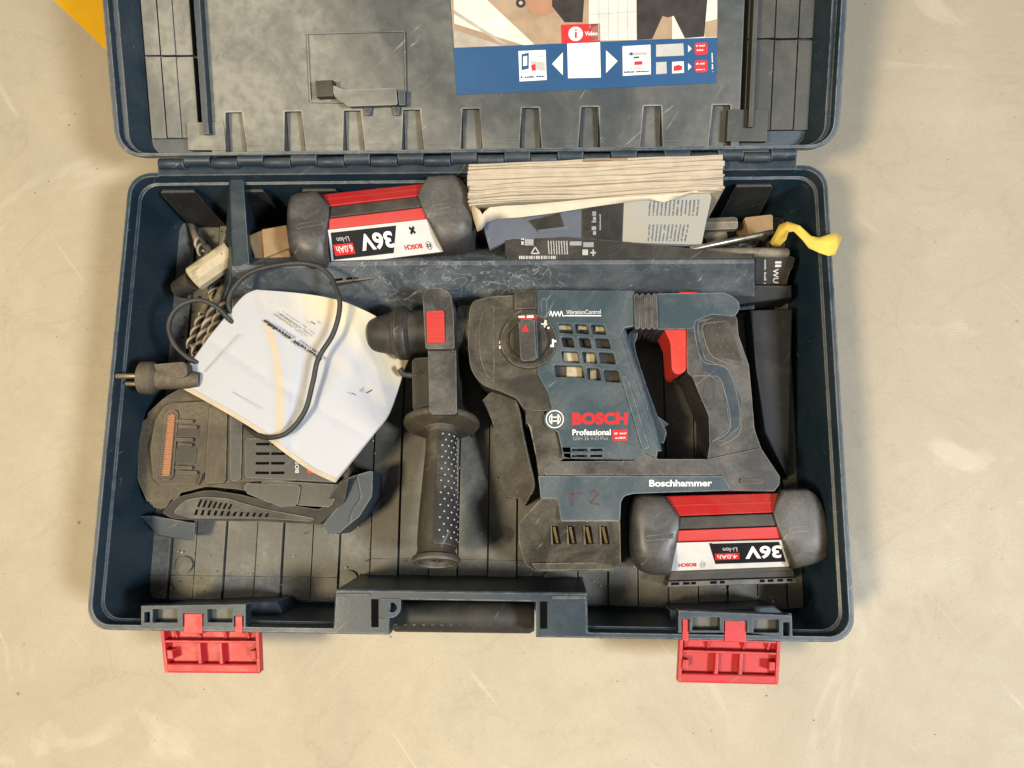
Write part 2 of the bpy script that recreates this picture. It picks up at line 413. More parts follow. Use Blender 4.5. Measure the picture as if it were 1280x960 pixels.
def ring(cx, cy, r0, r1, a0=0, a1=2*PI, n=30):
    """quads of an annulus sector, in pixels"""
    out = []
    for i in range(n):
        p, q = a0+(a1-a0)*i/n, a0+(a1-a0)*(i+1)/n
        out.append([(cx+r0*math.cos(p), cy+r0*math.sin(p)), (cx+r1*math.cos(p), cy+r1*math.sin(p)), (cx+r1*math.cos(q), cy+r1*math.sin(q)), (cx+r0*math.cos(q), cy+r0*math.sin(q))])
    return out
def emblem(cx, cy, r, surf, mat, parent, th=1.):
    k = r*.10*th
    P = ring(cx, cy, r-k*1.1, r)
    P += ring(cx, cy, r*.66-k, r*.66, R_(130), R_(230), 10)+ring(cx, cy, r*.66-k, r*.66, R_(-50), R_(50), 10)
    P += [box(cx-r*.34-k, cy-r*.55, cx-r*.34+k*.6, cy+r*.55), box(cx+r*.34-k*.6, cy-r*.55, cx+r*.34+k, cy+r*.55),
          box(cx-r*.34, cy-r*.2-k*.8, cx+r*.34, cy-r*.2+k*.5), box(cx-r*.34, cy+r*.2-k*.5, cx+r*.34, cy+r*.2+k*.8)]
    return flat('emblem', P, surf, mat, parent, .0005)

# ================================================================== SETTING
bm = bmesh.new(); bmesh.ops.create_grid(bm, x_segments=1, y_segments=1, size=4)
fl = finish('floor', bm, 'concrete', None, smooth=False, wn=False); fl['kind'] = 'structure'
ym = S('floor_marking', [(30, -120), (67, 0), (127, 57), (170, 96), (420, 96), (420, -120)], .0006, -.001, 'yfloor', None, bev=0); ym['kind'] = 'structure'

# ================================================================== CASE
H = .088; FZ = .008
case = thing('tool_case', 'open dark blue plastic tool case lying on the concrete floor', 'tool case', (0, 0, 0))
def outline(x, y, r, nx0, nx1, ny, n=6):
    P = []
    def arc(cx, cy, a): P.extend([(cx+r*math.cos(R_(a+90*i/n)), cy+r*math.sin(R_(a+90*i/n))) for i in range(n+1)])
    arc(-x+r, -y+r, 180)
    P.extend([(nx0, -y), (nx0+.0005, ny), (nx1-.0005, ny), (nx1, -y)])
    arc(x-r, -y+r, 270); arc(x-r, y-r, 0); arc(-x+r, y-r, 90)
    return P
ax0, ax1, ay = at(487, 770, H).x, at(670, 770, H).x, at(580, 751, H).y
bx0, bx1, by = at(417, 770, H).x, at(735, 770, H).x, at(580, 739, H).y
rings = [(outline(.286, .179, .016, ax0, ax1, ay-.0), .0), (outline(.291, .184, .018, ax0, ax1, ay), .004), (outline(.295, .1885, .018, ax0, ax1, ay), H-.014),
         (outline(.3, .1925, .019, ax0, ax1, ay), H-.0135), (outline(.3, .1925, .019, ax0, ax1, ay), H-.001), (outline(.2992, .1917, .0185, ax0-.0006, ax1+.0006, ay+.0006), H),
         (outline(.2962, .1885, .016, bx0+.001, bx1-.001, by-.001), H), (outline(.2955, .1878, .0155, bx0, bx1, by), H-.001),
         (outline(.2945, .1868, .0155, bx0, bx1, by), H-.010), (outline(.2925, .185, .015, bx0, bx1, by), H-.011), (outline(.2915, .181, .014, bx0, bx1, by+.004), .016), (outline(.2885, .178, .012, bx0, bx1, by+.006), FZ-.002)]
bm = bmesh.new(); RV = [[bm.verts.new((p[0], p[1], z)) for p in P] for P, z in rings]
for a, b in zip(RV, RV[1:]):
    n = len(a)
    for i in range(n): bm.faces.new((a[i], a[(i+1) % n], b[(i+1) % n], b[i]))
bm.faces.new(RV[0][::-1]); bm.faces.new(RV[-1])
bmesh.ops.recalc_face_normals(bm, faces=bm.faces)
shell = finish('bottom_shell', bm, 'shell', case, angle=30)
# floor strips of the tray
edges = [168, 190, 213.5, 244, 281, 320, 353, 390, 424, 463, 498, 536, 572, 610, 646, 685, 722, 760, 797, 835, 872, 908, 945, 982, 1012]
xs = [at(e, 705, FZ).x for e in edges]; xs[0] = -.2875; xs[-1] = .2875
for i in range(len(xs)-1):
    bm = bmesh.new(); z = FZ+(.0022 if i % 2 else 0)+(.0006 if i % 4 == 1 else 0)
    ys = [-.177, -.1395 if 8 < i < 19 else -.1565, .06, .177]
    for y0, y1 in zip(ys, ys[1:]):
        add_prism(bm, [(xs[i]+.0006, y0+.00005, z), (xs[i+1]-.0006, y0+.00005, z), (xs[i+1]-.0006, y1-.00005, z), (xs[i]+.0006, y1-.00005, z)], FZ-.003, .0006, 2)
    finish('floor_panel', bm, 'floor', shell)
# moulded round marks on the floor strips
for px, py in ((436, 724), (632, 668), (690, 724), (230, 706)):
    p = at(px, py, FZ+.0026); lathe('moulding_mark', [(0, .0075), (.0006, .0075), (.0009, .007), (.0009, 0)], p-Vector((0, 0, .0002)), p+Vector((0, 0, 1)), 'floor', shell, 24)
# ribs of the walls
for x in (-.262, -.2, -.135, -.07, -.005, .06, .125, .185, .243):
    bm = bmesh.new(); hw = .016
    add_prism(bm, [(x-hw, .1795, .074), (x+hw, .1795, .074), (x+hw*.9, .183, .074), (x-hw*.9, .183, .074)], 0, .002, 2, bottom=[(x-hw*1.1, .172, .006), (x+hw*1.1, .172, .006), (x+hw, .183, .006), (x-hw, .183, .006)])
    finish('wall_rib', bm, 'wall', shell)
# rear ledge under the hinge
S('hinge_ledge', [(197, 207), (996, 197), (996, 212), (197, 220)], H+.002, .07, 'navy', shell, .001)
# dividers
DZ = .082
def wedge(name, top, bot, mat, parent, bev=.001):
    bm = bmesh.new(); add_prism(bm, [at(*p) for p in top], 0, bev, 2, bottom=[at(*p) for p in bot]); return finish(name, bm, mat, parent)
wedge('divider', [(290, 332, DZ), (430, 327, DZ), (943, 324, DZ), (943, 329, DZ), (430, 332, DZ), (290, 337, DZ)],
      [(290, 300, .008), (430, 300, .008), (943, 300, .008), (943, 386, .030), (430, 420, .008), (290, 420, .008)], 'divider', shell)
wedge('divider', [(286, 218, DZ), (304, 217, DZ), (312, 330, DZ), (290, 336, DZ)], [(300, 235, .008), (318, 235, .008), (330, 330, .008), (277, 395, .030)], 'navy', shell, .002)
wedge('divider', [(290, 335, DZ-.002), (312, 335, DZ-.002), (310, 350, DZ-.012), (288, 352, DZ-.01)], [(305, 340, .008), (325, 340, .008), (306, 388, .03), (272, 392, .03)], 'navy', shell, .002)
SZ('support_ledge', [(906, 360, .05), (945, 357, .05), (990, 356, .05), (990, 372, .044), (908, 384, .04)], .006, 'wall', shell, .0015)
S('support_block', [(938, 387), (991, 386), (986, 600), (955, 540), (945, 460)], .036, .006, 'wall', shell, .002)
# cradle walls that hold the tool and the charger
SZ('cradle_wall', [(603, 500, .052), (612, 491, .056), (621, 488.5, .058), (637, 492, .058), (648, 510, .058), (653, 538, .058), (661, 575, .058), (668, 604, .058), (664, 618, .056), (656, 632, .052), (650, 622, .044), (632, 622, .030), (624, 606, .028), (621, 560, .034), (618, 530, .044), (611, 516, .05)], .006, 'guard', shell, .0009)
tube('guard_edge', [at(*p_) for p_ in ((621, 489, .059), (637, 492.5, .059), (648, 510, .059), (653, 538, .059), (661, 575, .059), (667.5, 604, .0585), (664, 618, .0565))], .0011, 'divider', shell)
S('guard_recess', rnd([(621, 508), (637, 506), (640, 524), (630, 530), (620, 520)], 3), plane_surf([(603, 500, .0535), (637, 492, .0586), (618, 530, .0450)], .0006), .03, 'void', shell, 0)
S('cradle_wall', rnd([(786, 415), (797, 411), (797, 420), (793, 430), (796, 445), (808, 482), (822, 520), (834, 540), (829, 556), (821, 548), (813, 528), (799, 484), (788, 446)], 3), .068, .006, 'navy', shell, .0012)
SZ('cradle_wall', [(822, 520, .066), (836, 530, .060), (830, 535, .06)], .03, 'navy', shell, .0005)
wedge('charger_holder', [(174, 644, .036), (191, 645, .036), (244, 653, .036), (243, 677, .030), (197, 670, .033)], [(180, 640, .008), (191, 641, .008), (240, 645, .008), (240, 668, .008), (205, 662, .008)], 'navy', shell, .0012)
S('charger_holder', rnd([(432, 598), (464, 588), (464, 618), (446, 648), (422, 668), (410, 668, 2), (403, 658, 2), (408, 650), (428, 628)], 3), .048, .006, 'navy', shell, .0035)
S('charger_holder', rnd([(446, 594), (466, 588), (465, 620), (449, 646), (437, 655), (440, 640), (452, 622)], 3), .051, .006, 'navy', shell, .002)
# front pockets behind the latches
S('latch_pocket', [(205, 757), (345, 751), (356, 770), (350, 786), (205, 786)], .05, .006, 'navy', shell, .002)
S('latch_pocket', [(838, 762), (968, 757), (985, 770), (985, 790), (838, 788)], .05, .006, 'navy', shell, .002)
# carrying-handle seat: slots and eye
S('handle_slot', box(464, 749, 473, 784), H+.0004, H-.003, 'void', shell, 0)
S('handle_slot', box(675, 752, 684, 786), H+.0004, H-.003, 'void', shell, 0)
plate('handle_eye', rnd([(475, 748), (501, 748), (501, 764, 6), (494, 772, 6), (475, 774)], .5), [circ(490, 759.5, 6)], H+.001, .006, 'navy', shell, .0005)
multi('rim_step', [box(421, 742, 462, 746), box(690, 745, 732, 749)], H+.0012, H-.002, 'navy', shell, .0004)
# carrying handle folded below the rim, in the notch
a, b = at(490, 770, .052), at(668, 772, .052)
hd = lathe('carry_handle', [(0, 0), (0, .0105), (.004, .0125), ((b-a).length-.004, .0125), ((b-a).length, .0105), ((b-a).length, 0)], a, b, 'wall', case, 28)
bm = bmesh.new()
for i in range(15):
    p = at(495+i*11.5, 780.5, .0625); add_prism(bm, [p+Vector((dx*.0013, dy*.0008, .001)) for dx, dy in ((-1, -1), (1, -1), (1, 1), (-1, 1))], p.z-.006, .0003, 1)
finish('grip_nubs', bm, 'grip', hd)
# hinge
n = 24; xa, xb = 199, 995
for i in range(n):
    x0, x1 = xa+(xb-xa)*i/n, xa+(xb-xa)*(i+1)/n
    f = lambda x: 204-(x-xa)/(xb-xa)*9+(-2.5 if i % 2 else 1)
    r = .0052 if i % 2 else .0046; z = H+.006
    p, q = at(x0+.6, f(x0), z), at(x1-.6, f(x1), z)
    L = (q-p).length
    lathe('hinge_knuckle', [(0, 0), (0, r*.9), (.0006, r), (L-.0006, r), (L, r*.9), (L, 0)], p, q, 'navy', case, 16)
    if i % 2 == 0 and 0:
        pass
# latches
def latch(brk, windows, teeth, tray, hbar, bars, gus, zt):
    # the frame is cut open where the red teeth come through
    notch = brk[:3]+[p for t in sorted(teeth, key=lambda t: -t[0][0]) for p in ((t[1][0]+1, brk[-1][1]), (t[1][0]+1, t[0][1]), (t[0][0]-1, t[0][1]), (t[0][0]-1, brk[-1][1]))]+[brk[-1]]
    br = plate('latch_bracket', notch, windows, H+.0035, .012, 'navy', case, .0006)
    S('window_back', [(min(p[0] for w_ in windows for p in w_)-2, brk[0][1]+4), (max(p[0] for w_ in windows for p in w_)+2, brk[0][1]+4), (max(p[0] for w_ in windows for p in w_)+2, brk[2][1]-4), (min(p[0] for w_ in windows for p in w_)-2, brk[2][1]-4)], H-.006, H-.012, 'floor', br, 0)
    lt = S('latch', tray, zt-.008, zt-.0115, 'latch', case, .0006, r=2)
    x0, x1 = min(p[0] for p in tray), max(p[0] for p in tray)
    y0, y1 = min(p[1] for p in tray), max(p[1] for p in tray)
    for t in [t[:2]+[(t[2][0], t[2][1]+5), (t[3][0], t[3][1]+5)] for t in teeth]: S('latch_tooth', t, H+.0012, H-.008, 'latch', lt, .0008)
    tl, tr, brr, bl = tray
    def e(u, v):  # inside the tray quad
        a_ = (tl[0]+(tr[0]-tl[0])*u, tl[1]+(tr[1]-tl[1])*u); b_ = (bl[0]+(brr[0]-bl[0])*u, bl[1]+(brr[1]-bl[1])*u)
        return (a_[0]+(b_[0]-a_[0])*v, a_[1]+(b_[1]-a_[1])*v)
    def q(u0, v0, u1, v1): return [e(u0, v0), e(u1, v0), e(u1, v1), e(u0, v1)]
    S('latch_rib', q(0, 0, .035, .97), zt-.001, zt-.009, 'latch', lt, .0006)
    S('latch_rib', q(.965, 0, 1, .97), zt-.001, zt-.009, 'latch', lt, .0006)
    S('latch_rib', q(.036, hbar, .964, hbar+.055), zt, zt-.009, 'latch', lt, .0006)
    S('latch_lip', q(.02, .79, .98, 1.0), zt-.0015, zt-.010, 'latch', lt, .0015)
    S('latch_rib', q(.036, 0, .964, .05), zt-.002, zt-.009, 'latch', lt, .0006)
    for u in bars: S('latch_rib', q(u, hbar+.056, u+.035, .789), zt-.001, zt-.009, 'latch', lt, .0006)
    for u in gus:
        bm = bmesh.new(); t = [Vector(W(p, zt-.002)) for p in q(u, .051, u+.025, hbar-.001)]
        t[2].z -= .005; t[3].z -= .005; add_prism(bm, t, zt-.009, .0004, 1); finish('latch_rib', bm, 'latch', lt)
    for u in (.04, .90):
        S('latch_clip', q(u, hbar+.22, u+.06, hbar+.42), zt+.0008, zt-.009, 'latch', lt, .0008)
    return lt
latch([(176, 757), (307, 755), (307, 784), (176, 784)], [box(190.5, 761.5, 221.5, 778), box(259, 761.5, 290, 778), box(180, 765, 187, 778)],
      [box(229, 767, 253, 787), box(293, 770, 303, 787)], [(200, 785), (323, 786), (325, 842), (206, 841)], .27, (.36, .58), (.12, .36, .63, .86), .082)
latch([(848, 763), (990, 769), (991, 800), (848, 791)], [box(865.5, 771.5, 900, 788), box(942, 774.5, 974, 791), box(979, 778, 987, 795)],
      [box(853, 774, 861, 796), box(906, 776, 933, 797)], [(850, 798), (976, 802), (973, 856), (847, 853)], .26, (.36, .60), (.05, .28, .64, .88), .082)

# ------------------------------------------------------------------ lid
lid = bpy.data.objects.new('lid', None)
LW, LD, LR = .3055, .392, .022
def lrings():
    V = []
    def o(ins, r, iy=None):
        P = []
        x, y0, y1 = LW-ins, .0008+(ins if iy is None else iy), LD-ins
        for cx, cy, a in ((-x+r, y0+r, 180), (x-r, y0+r, 270), (x-r, y1-r, 0), (-x+r, y1-r, 90)):
            P.extend([(cx+r*math.cos(R_(a+90*i/6)), cy+r*math.sin(R_(a+90*i/6))) for i in range(7)])
        return P
    return [(o(.012, .016), -.034), (o(.006, .02), -.030), (o(.003, .022), -.012), (o(0, .022), -.0118), (o(0, .022), -.001), (o(.0008, .0215), 0), (o(.0048, .018, .0028), 0), (o(.0052, .0175, .0031), -.001), (o(.0062, .017, .0036), -.006), (o(.010, .015, .0040), -.0065), (o(.020, .012, .0048), -.027)]
bm = bmesh.new(); RV = [[bm.verts.new((p[0], p[1], z)) for p in P] for P, z in lrings()]
for a, b in zip(RV, RV[1:]):
    n = len(a)
    for i in range(n): bm.faces.new((a[i], a[(i+1) % n], b[(i+1) % n], b[i]))
bm.faces.new(RV[0][::-1]); bm.faces.new(RV[-1]); bmesh.ops.recalc_face_normals(bm, faces=bm.faces)
me = bpy.data.meshes.new('lid'); bm.to_mesh(me); bm.free()
lid = link('lid', me, 'shell', case, angle=30); lid.matrix_basis = LM
lid['label'] = 'lid folded back, dusty inside with a printed sticker'
def lw(zz): return lid_surf(zz)
def slabL(name, pts, z, zb, mat, bev=.001, parent=None, seg=2):
    """solid in lid coordinates (u across, v away from the hinge)"""
    bm = bmesh.new(); add_prism(bm, [(p[0], p[1], z) for p in pts], zb, bev, seg); return finish(name, bm, mat, parent or lid)
PZ = -.017
def uv(px, py, z=PZ): p = lid_surf(z)((px, py)); return (p.x, p.y)
# main panel with slots along its hinge edge
u0, u1 = uv(262, 150)[0], uv(925, 150)[0]
vt, vb = uv(600, 134)[1], uv(600, 187)[1]
slots = [uv(x, 155)[0] for x in (293, 367, 441, 515, 589, 663, 737, 815, 901)]
hw = .0085
P = [(u0, vb)]
for s_ in slots: P += [(s_-hw, vb), (s_-hw, vt-.001), (s_-hw+.001, vt), (s_+hw-.001, vt), (s_+hw, vt-.001), (s_+hw, vb)]
P += [(u1, vb), (u1, LD-.024), (u0, LD-.024)]
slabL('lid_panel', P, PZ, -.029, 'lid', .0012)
v2 = uv(600, 178)[1]
for s0, s1 in zip([u0]+[s+hw for s in slots], [s-hw for s in slots]+[u1]):   # sloping foot of each block
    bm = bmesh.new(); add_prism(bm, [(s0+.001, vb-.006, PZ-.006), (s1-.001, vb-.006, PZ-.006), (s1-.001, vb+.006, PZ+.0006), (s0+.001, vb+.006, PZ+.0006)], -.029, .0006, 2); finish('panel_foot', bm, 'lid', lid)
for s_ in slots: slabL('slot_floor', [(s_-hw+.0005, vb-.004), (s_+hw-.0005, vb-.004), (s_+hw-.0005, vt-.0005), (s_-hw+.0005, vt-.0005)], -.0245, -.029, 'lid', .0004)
# left side strips, cross groove, tall rib
def strips(xs_, zs, gy, mat):
    for (xa_, xb_), z in zip(zip(xs_, xs_[1:]), zs):
        ua, ub = uv(xa_, 100, z)[0], uv(xb_, 100, z)[0]; vg = uv(xa_, gy, z)[1]
        slabL('side_panel', [(ua+.0003, .019), (ub-.0003, .019), (ub-.0003, vg-.0008), (ua+.0003, vg-.0008)], z, -.029, mat, .0008)
        slabL('side_panel', [(ua+.0003, vg+.0008), (ub-.0003, vg+.0008), (ub-.0003, LD-.024), (ua+.0003, LD-.024)], z, -.029, mat, .0008)
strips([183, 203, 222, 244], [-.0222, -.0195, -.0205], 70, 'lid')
strips([932, 966, 995, 1014], [-.0215, -.020, -.0225], 49, 'lidr')
slabL('lid_rib', [(uv(250, 100, -.004)[0]-.0028, .02), (uv(250, 100, -.004)[0]+.0028, .02), (uv(250, 100, -.004)[0]+.0028, LD-.024), (uv(250, 100, -.004)[0]-.0028, LD-.024)], -.008, -.029, 'navy', .001)
ur = uv(941, 100, -.01)[0]
slabL('lid_rib', [(ur-.002, .02), (ur+.002, .02), (ur+.002, LD-.024), (ur-.002, LD-.024)], -.010, -.029, 'lidr', .001)
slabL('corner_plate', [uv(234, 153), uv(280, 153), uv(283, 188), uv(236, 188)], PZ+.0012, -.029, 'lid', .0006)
slabL('corner_plate', [uv(910, 137), uv(960, 137), uv(958, 177), uv(908, 177)], PZ+.0012, -.029, 'lidr', .0006)
# framed square and clip
fr = [uv(385, 43), uv(506, 40), uv(508, 130), uv(389, 128)]
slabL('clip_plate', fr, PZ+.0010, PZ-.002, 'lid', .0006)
for p_, q_ in zip(fr, fr[1:]+fr[:1]):
    d_ = (Vector(q_)-Vector(p_)).normalized(); n_ = Vector((-d_.y, d_.x))*.0007
    slabL('plate_edge', [tuple(Vector(p_)-n_), tuple(Vector(q_)-n_), tuple(Vector(q_)+n_), tuple(Vector(p_)+n_)], PZ+.0026, PZ, 'lid', .0005)
cz = PZ+.011
def lp(px, z): return [uv(x, y, z) for x, y in px]
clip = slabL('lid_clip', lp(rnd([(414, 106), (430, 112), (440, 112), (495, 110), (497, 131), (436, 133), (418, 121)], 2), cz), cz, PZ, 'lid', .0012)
slabL('clip_pad', lp([(394, 101), (416, 100), (417, 121), (396, 122)], cz), cz+.0015, PZ, 'dark', .0015, parent=lid)
slabL('clip_hook', lp([(496, 112), (506, 112), (506, 131), (498, 131)], cz), cz-.002, PZ, 'navy', .001, parent=lid)
slabL('clip_hook', lp([(455, 133), (465, 133), (463, 144), (457, 144)], PZ+.004), PZ+.004, PZ-.001, 'navy', .001, parent=lid)
slabL('clip_hook', lp([(490, 133), (500, 133), (499, 144), (493, 144)], PZ+.004), PZ+.004, PZ-.001, 'navy', .001, parent=lid)
# sticker printed on the lid
SZ_ = PZ+.0008
top_v = uv(730, 0)[1]+.085
qbl, qbr = (571, 119), (895, 104)
ubl, ubr = uv(*qbl), uv(*qbr); utl, utr = uv(563, 0), uv(897, 0)
def ext(a_, b_): t = (top_v-a_[1])/(b_[1]-a_[1]); return (a_[0]+(b_[0]-a_[0])*t, top_v)
st = slabL('sticker', [ubl, ubr, ext(ubr, utr), ext(ubl, utl)], SZ_, PZ-.0005, 'sblue', .0001)
ls = lid_surf(SZ_)
# photo part of the sticker: generic workshop picture
pl_, pr_ = uv(567.5, 60, SZ_), uv(896.5, 46, SZ_)
flatL = lambda name, pts, mat, off: slabL(name, pts, SZ_+off, SZ_+off-.00012, mat, 0, parent=st)
TL, TR = ext(ubl, utl), ext(ubr, utr)
flatL('photo_print', [pl_, pr_, TR, TL], 'pic_tan', .0002)
F = lambda name, px, mat, off=.0004: flatL(name, [uv(x, y, SZ_) for x, y in px], mat, off)
flatL('photo_print', [uv(568, 30), uv(655, 57), uv(668, 56), uv(600, -8), uv(566, -30)], 'pic_pale', .0004)
flatL('photo_print', [uv(568, 59.8), uv(568, 38), uv(590, 45), uv(628, 58)], 'pic_floor', .0005)
flatL('photo_print', [uv(566, 12), uv(568, 18), uv(628, 56), uv(634, 56)], 'pic_floor', .0006)
F('photo_print', [(736, 0), (798, 0), (798, 50), (736, 51)], 'pic_pale')
for xx in (748, 760, 772, 784): F('photo_print', [(xx, 0), (xx+1, 0), (xx+1, 50.5), (xx, 50.5)], 'sgrey', .0005)
F('photo_print', [(736, 18), (798, 14), (798, 15), (736, 19)], 'sgrey', .0005)
F('photo_print', [(840, 0), (896, 0), (896, 47), (840, 49)], 'pic_pale', .00045)
F('photo_print', [(795, -60), (880, -60), (884, 0), (880, 46), (856, 48), (842, 20), (835, 22), (828, 20), (815, 49), (796, 50)], 'pic_dark', .0006)
F('photo_print', [(880, 28), (896, 24), (896, 46), (881, 47)], 'pic_tan', .0006)
F('photo_print', [(690, -60), (735, -60), (730, 0), (728, 28), (706, 28), (690, 8)], 'pic_dark', .0006)
F('photo_print', [(655, 0), (690, -6), (695, 12), (680, 20), (662, 15)], 'pic_skin', .00055)
F('photo_print', circ(651, 4, 6, 14), 'pic_dark', .0007)
F('photo_print', circ(651, 4, 2.5, 14), 'sgrey', .0008)
flatL('photo_print', [TL, TR, uv(896.5, -70), uv(565, -70)][:0] or [uv(620, -40), uv(690, -40), uv(690, -8), uv(650, -4)], 'pic_skin', .0005)
# blue strip with pictograms
def FP(name, px, mat, off=.0004): return F(name, px, mat, off)
FP('pictogram', [(648, 64), (682, 62.5), (683.5, 100), (649.5, 102)], 'white')
FP('pictogram', [(652, 68), (661, 66), (661, 86), (652, 88)], 'sblue', .0006); FP('pictogram', [(654, 71), (659, 70), (659, 82), (654, 83)], 'white', .0008)
FP('pictogram', [(663, 76), (681, 78), (681, 89), (664, 86)], 'sgrey', .0006); FP('pictogram', [(664, 82), (669, 80), (670, 88), (665, 89)], 'pred', .0008)
FP('pictogram', [(672, 70), (680, 69.5), (680, 71), (672, 71.5)], 'sgrey', .0007)
FP('arrow', [(690, 80), (703.5, 65.5), (703.5, 94)], 'white')
FP('code_panel', [(709, 54.5), (750, 53), (751, 97), (710, 98)], 'white')
FP('video_tag', [(701, 31), (750, 29.5), (750.5, 52.6), (702, 54.2)], 'pred')
FP('info_mark', circ(719.5, 42.5, 9, 28), 'white', .0006)
txt('lettering', 'i', (718.4, 48), (721.2, 48), 11, lid_surf(SZ_), 'pred', st, .0009, .01)
txt('lettering', 'Video', (731, 45), (747, 44.5), 5.5, lid_surf(SZ_), 'white', st, .0007, .02)
FP('arrow', [(772, 76.5), (757.5, 63), (757.5, 91.5)], 'white')
FP('pictogram', [(778, 58), (813, 56), (813.5, 93), (778.5, 95)], 'white')
FP('pictogram', [(785, 66), (809, 65), (809, 69), (785, 70)], 'sgrey', .0006); FP('pictogram', [(793, 77), (803, 76.5), (803, 81), (793, 81.5)], 'pred', .0006)
FP('pictogram', circ(789, 67.5, 2, 10), 'sblue', .0008)
FP('pictogram', [(792, 71), (799, 70.7), (799, 73), (792, 73.3)], 'sblue', .0006)
FP('pictogram', [(820, 56), (854, 54.3), (855, 69.5), (820, 71)], 'sgrey'); FP('pictogram', [(820, 78), (833, 77.3), (833.5, 92), (820, 93)], 'sgrey')
FP('pictogram', [(840, 77.5), (854.5, 76.7), (855, 91), (840, 92)], 'white'); FP('pictogram', [(842, 83), (848, 81), (853, 83), (852, 88), (842, 89)], 'pred', .0006)
FP('arrow', [(864.5, 61), (860, 56.5), (860, 65.5)], 'white'); FP('arrow', [(864.5, 83.5), (860, 79), (860, 88)], 'white')
FP('button_print', rnd([(868, 54), (884, 53), (884.5, 68), (868.5, 69)], 3), 'pred'); FP('button_print', rnd([(868, 76), (884, 75), (884.5, 90), (868.5, 91)], 3), 'pred')
glyphs('small_print', [((870, 58.5), (881, 58), 2), ((871, 64), (879, 63.6), 2), ((870, 81), (881, 80.5), 2), ((870, 88), (881, 87.5), 1.6)], lid_surf(SZ_), 'white', st, .0007)
glyphs('small_print', [((651, 98), (681, 96.5), 2.6), ((780, 91.5), (811, 90), 2.2)], lid_surf(SZ_), 'sblue', st, .0007)
glyphs('small_print', [((783, 87), (808, 86), 2)], lid_surf(SZ_), 'sgrey', st, .0007)
glyphs('small_print', [((891.5, 90), (890.5, 66), 1.8)], lid_surf(SZ_), 'white', st, .0004)

# ================================================================== ROTARY HAMMER
ham = thing('rotary_hammer', 'blue and black cordless rotary hammer lying in the middle of the open case', 'power tool', at(760, 500, .012))
BT = .082    # top of the blue housing
# core below the shell: closed body
S('inner_body', [(676, 366), (788, 366), (788, 405), (772, 412), (790, 480), (812, 560), (790, 570), (706, 568), (690, 530), (676, 470)], BT-.010, .014, 'dark', ham, .002)
vents = []
for y0_, y1_, hs in ((405, 414.5, ((699, 714), (720, 734), (740, 755))), (422, 432, ((703, 716), (724.5, 737), (745, 761))), (439.5, 451, ((703, 722), (729, 744), (750, 767))), (457.5, 470, ((694, 728), (735, 749), (756, 773)))):
    for k_, (xa_, xb_) in enumerate(hs):
        dy = (xa_-700)*.035+(3.2 if (y0_ > 450 and k_) else 0)*k_*.6
        vents.append(rnd([(xa_-1.5, y0_+dy-.8), (xb_-.3, y0_+dy+.2), (xb_+2.4, y1_+dy+2.3), (xa_+1., y1_+dy+.8)], 1.0, 2))
slots2 = []
for yy in (561, 568.5):
    for x_, w_ in ((704, 8), (715, 19), (738, 15)):
        slots2.append(box(x_, yy, x_+w_, yy+2.6))
blue_out = [(671, 362), (793, 363), (793, 408), (781, 410), (777, 418), (783, 440), (798, 482), (813, 527), (823, 562), (821, 573), (806, 566), (794, 575), (704, 573), (697, 541), (690, 537)] + \
    circ(693.5, 524, 14, 10, R_(105), R_(250)) + [(689, 510), (685, 492), (672, 470)]
plate('motor_housing', blue_out, vents+slots2, BT, .008, 'blue', ham, .0011)
# varnished windings seen through the vents
for w_ in (box(698, 400, 716, 412), box(722, 400, 734, 412), box(744, 402, 760, 414), box(704, 436, 724, 452), box(732, 438, 744, 455), box(708, 458, 728, 478), box(737, 462, 746, 480), box(716, 560, 722, 572), box(730, 560, 736, 572)): S('winding', w_, BT-.0085, BT-.012, 'tan', ham, .001)
# rolled flank of the housing along the hand opening
FL = [(768, 395), (777, 420), (785, 447), (799, 488), (812, 530), (820, 565)]
bm = bmesh.new(); tube_into(bm, catmull([at(x, y, BT-.0062) for x, y in FL], 6), .0052, 12); finish('housing_flank', bm, 'blue', ham, wn=False)
# gearbox
S('gearbox', rnd([(589, 377, 6), (612, 371, 6), (643, 369), (672, 368), (672, 468), (685, 492), (690, 511), (681, 514), (656, 513, 2), (646, 498), (626, 489, 10), (602, 482, 12), (588, 462, 14), (585, 430, 8), (586, 398, 8)], 1.5), .080, .018, 'black', ham, .0075, 6)
S('cover_block', [(643, 363), (671, 362), (671, 386), (643, 387)], .083, .06, 'black', ham, .0012)
a, b = at(573, 415, .052), at(590, 415, .052)
L = (b-a).length
lathe('gear_collar', [(0, 0), (0, .022), (.0015, .0232), (L, .0235), (L, 0)], a, b, 'black', ham, 40)
S('housing_ridge', rnd([(776, 470), (784, 470), (812, 560), (803, 562)], 2), BT+.0012, BT-.003, 'blue', ham, .0012)
S('housing_ridge', rnd([(676, 373), (684, 373), (684, 396), (676, 398)], 2), BT+.0008, BT-.003, 'blue', ham, .0007)
S('gearbox_rib', rnd([(604, 386, 6), (618, 381), (618, 478), (610, 474, 8), (600, 450, 8), (598, 410)], 3), .0808, .07, 'black', ham, .0008)
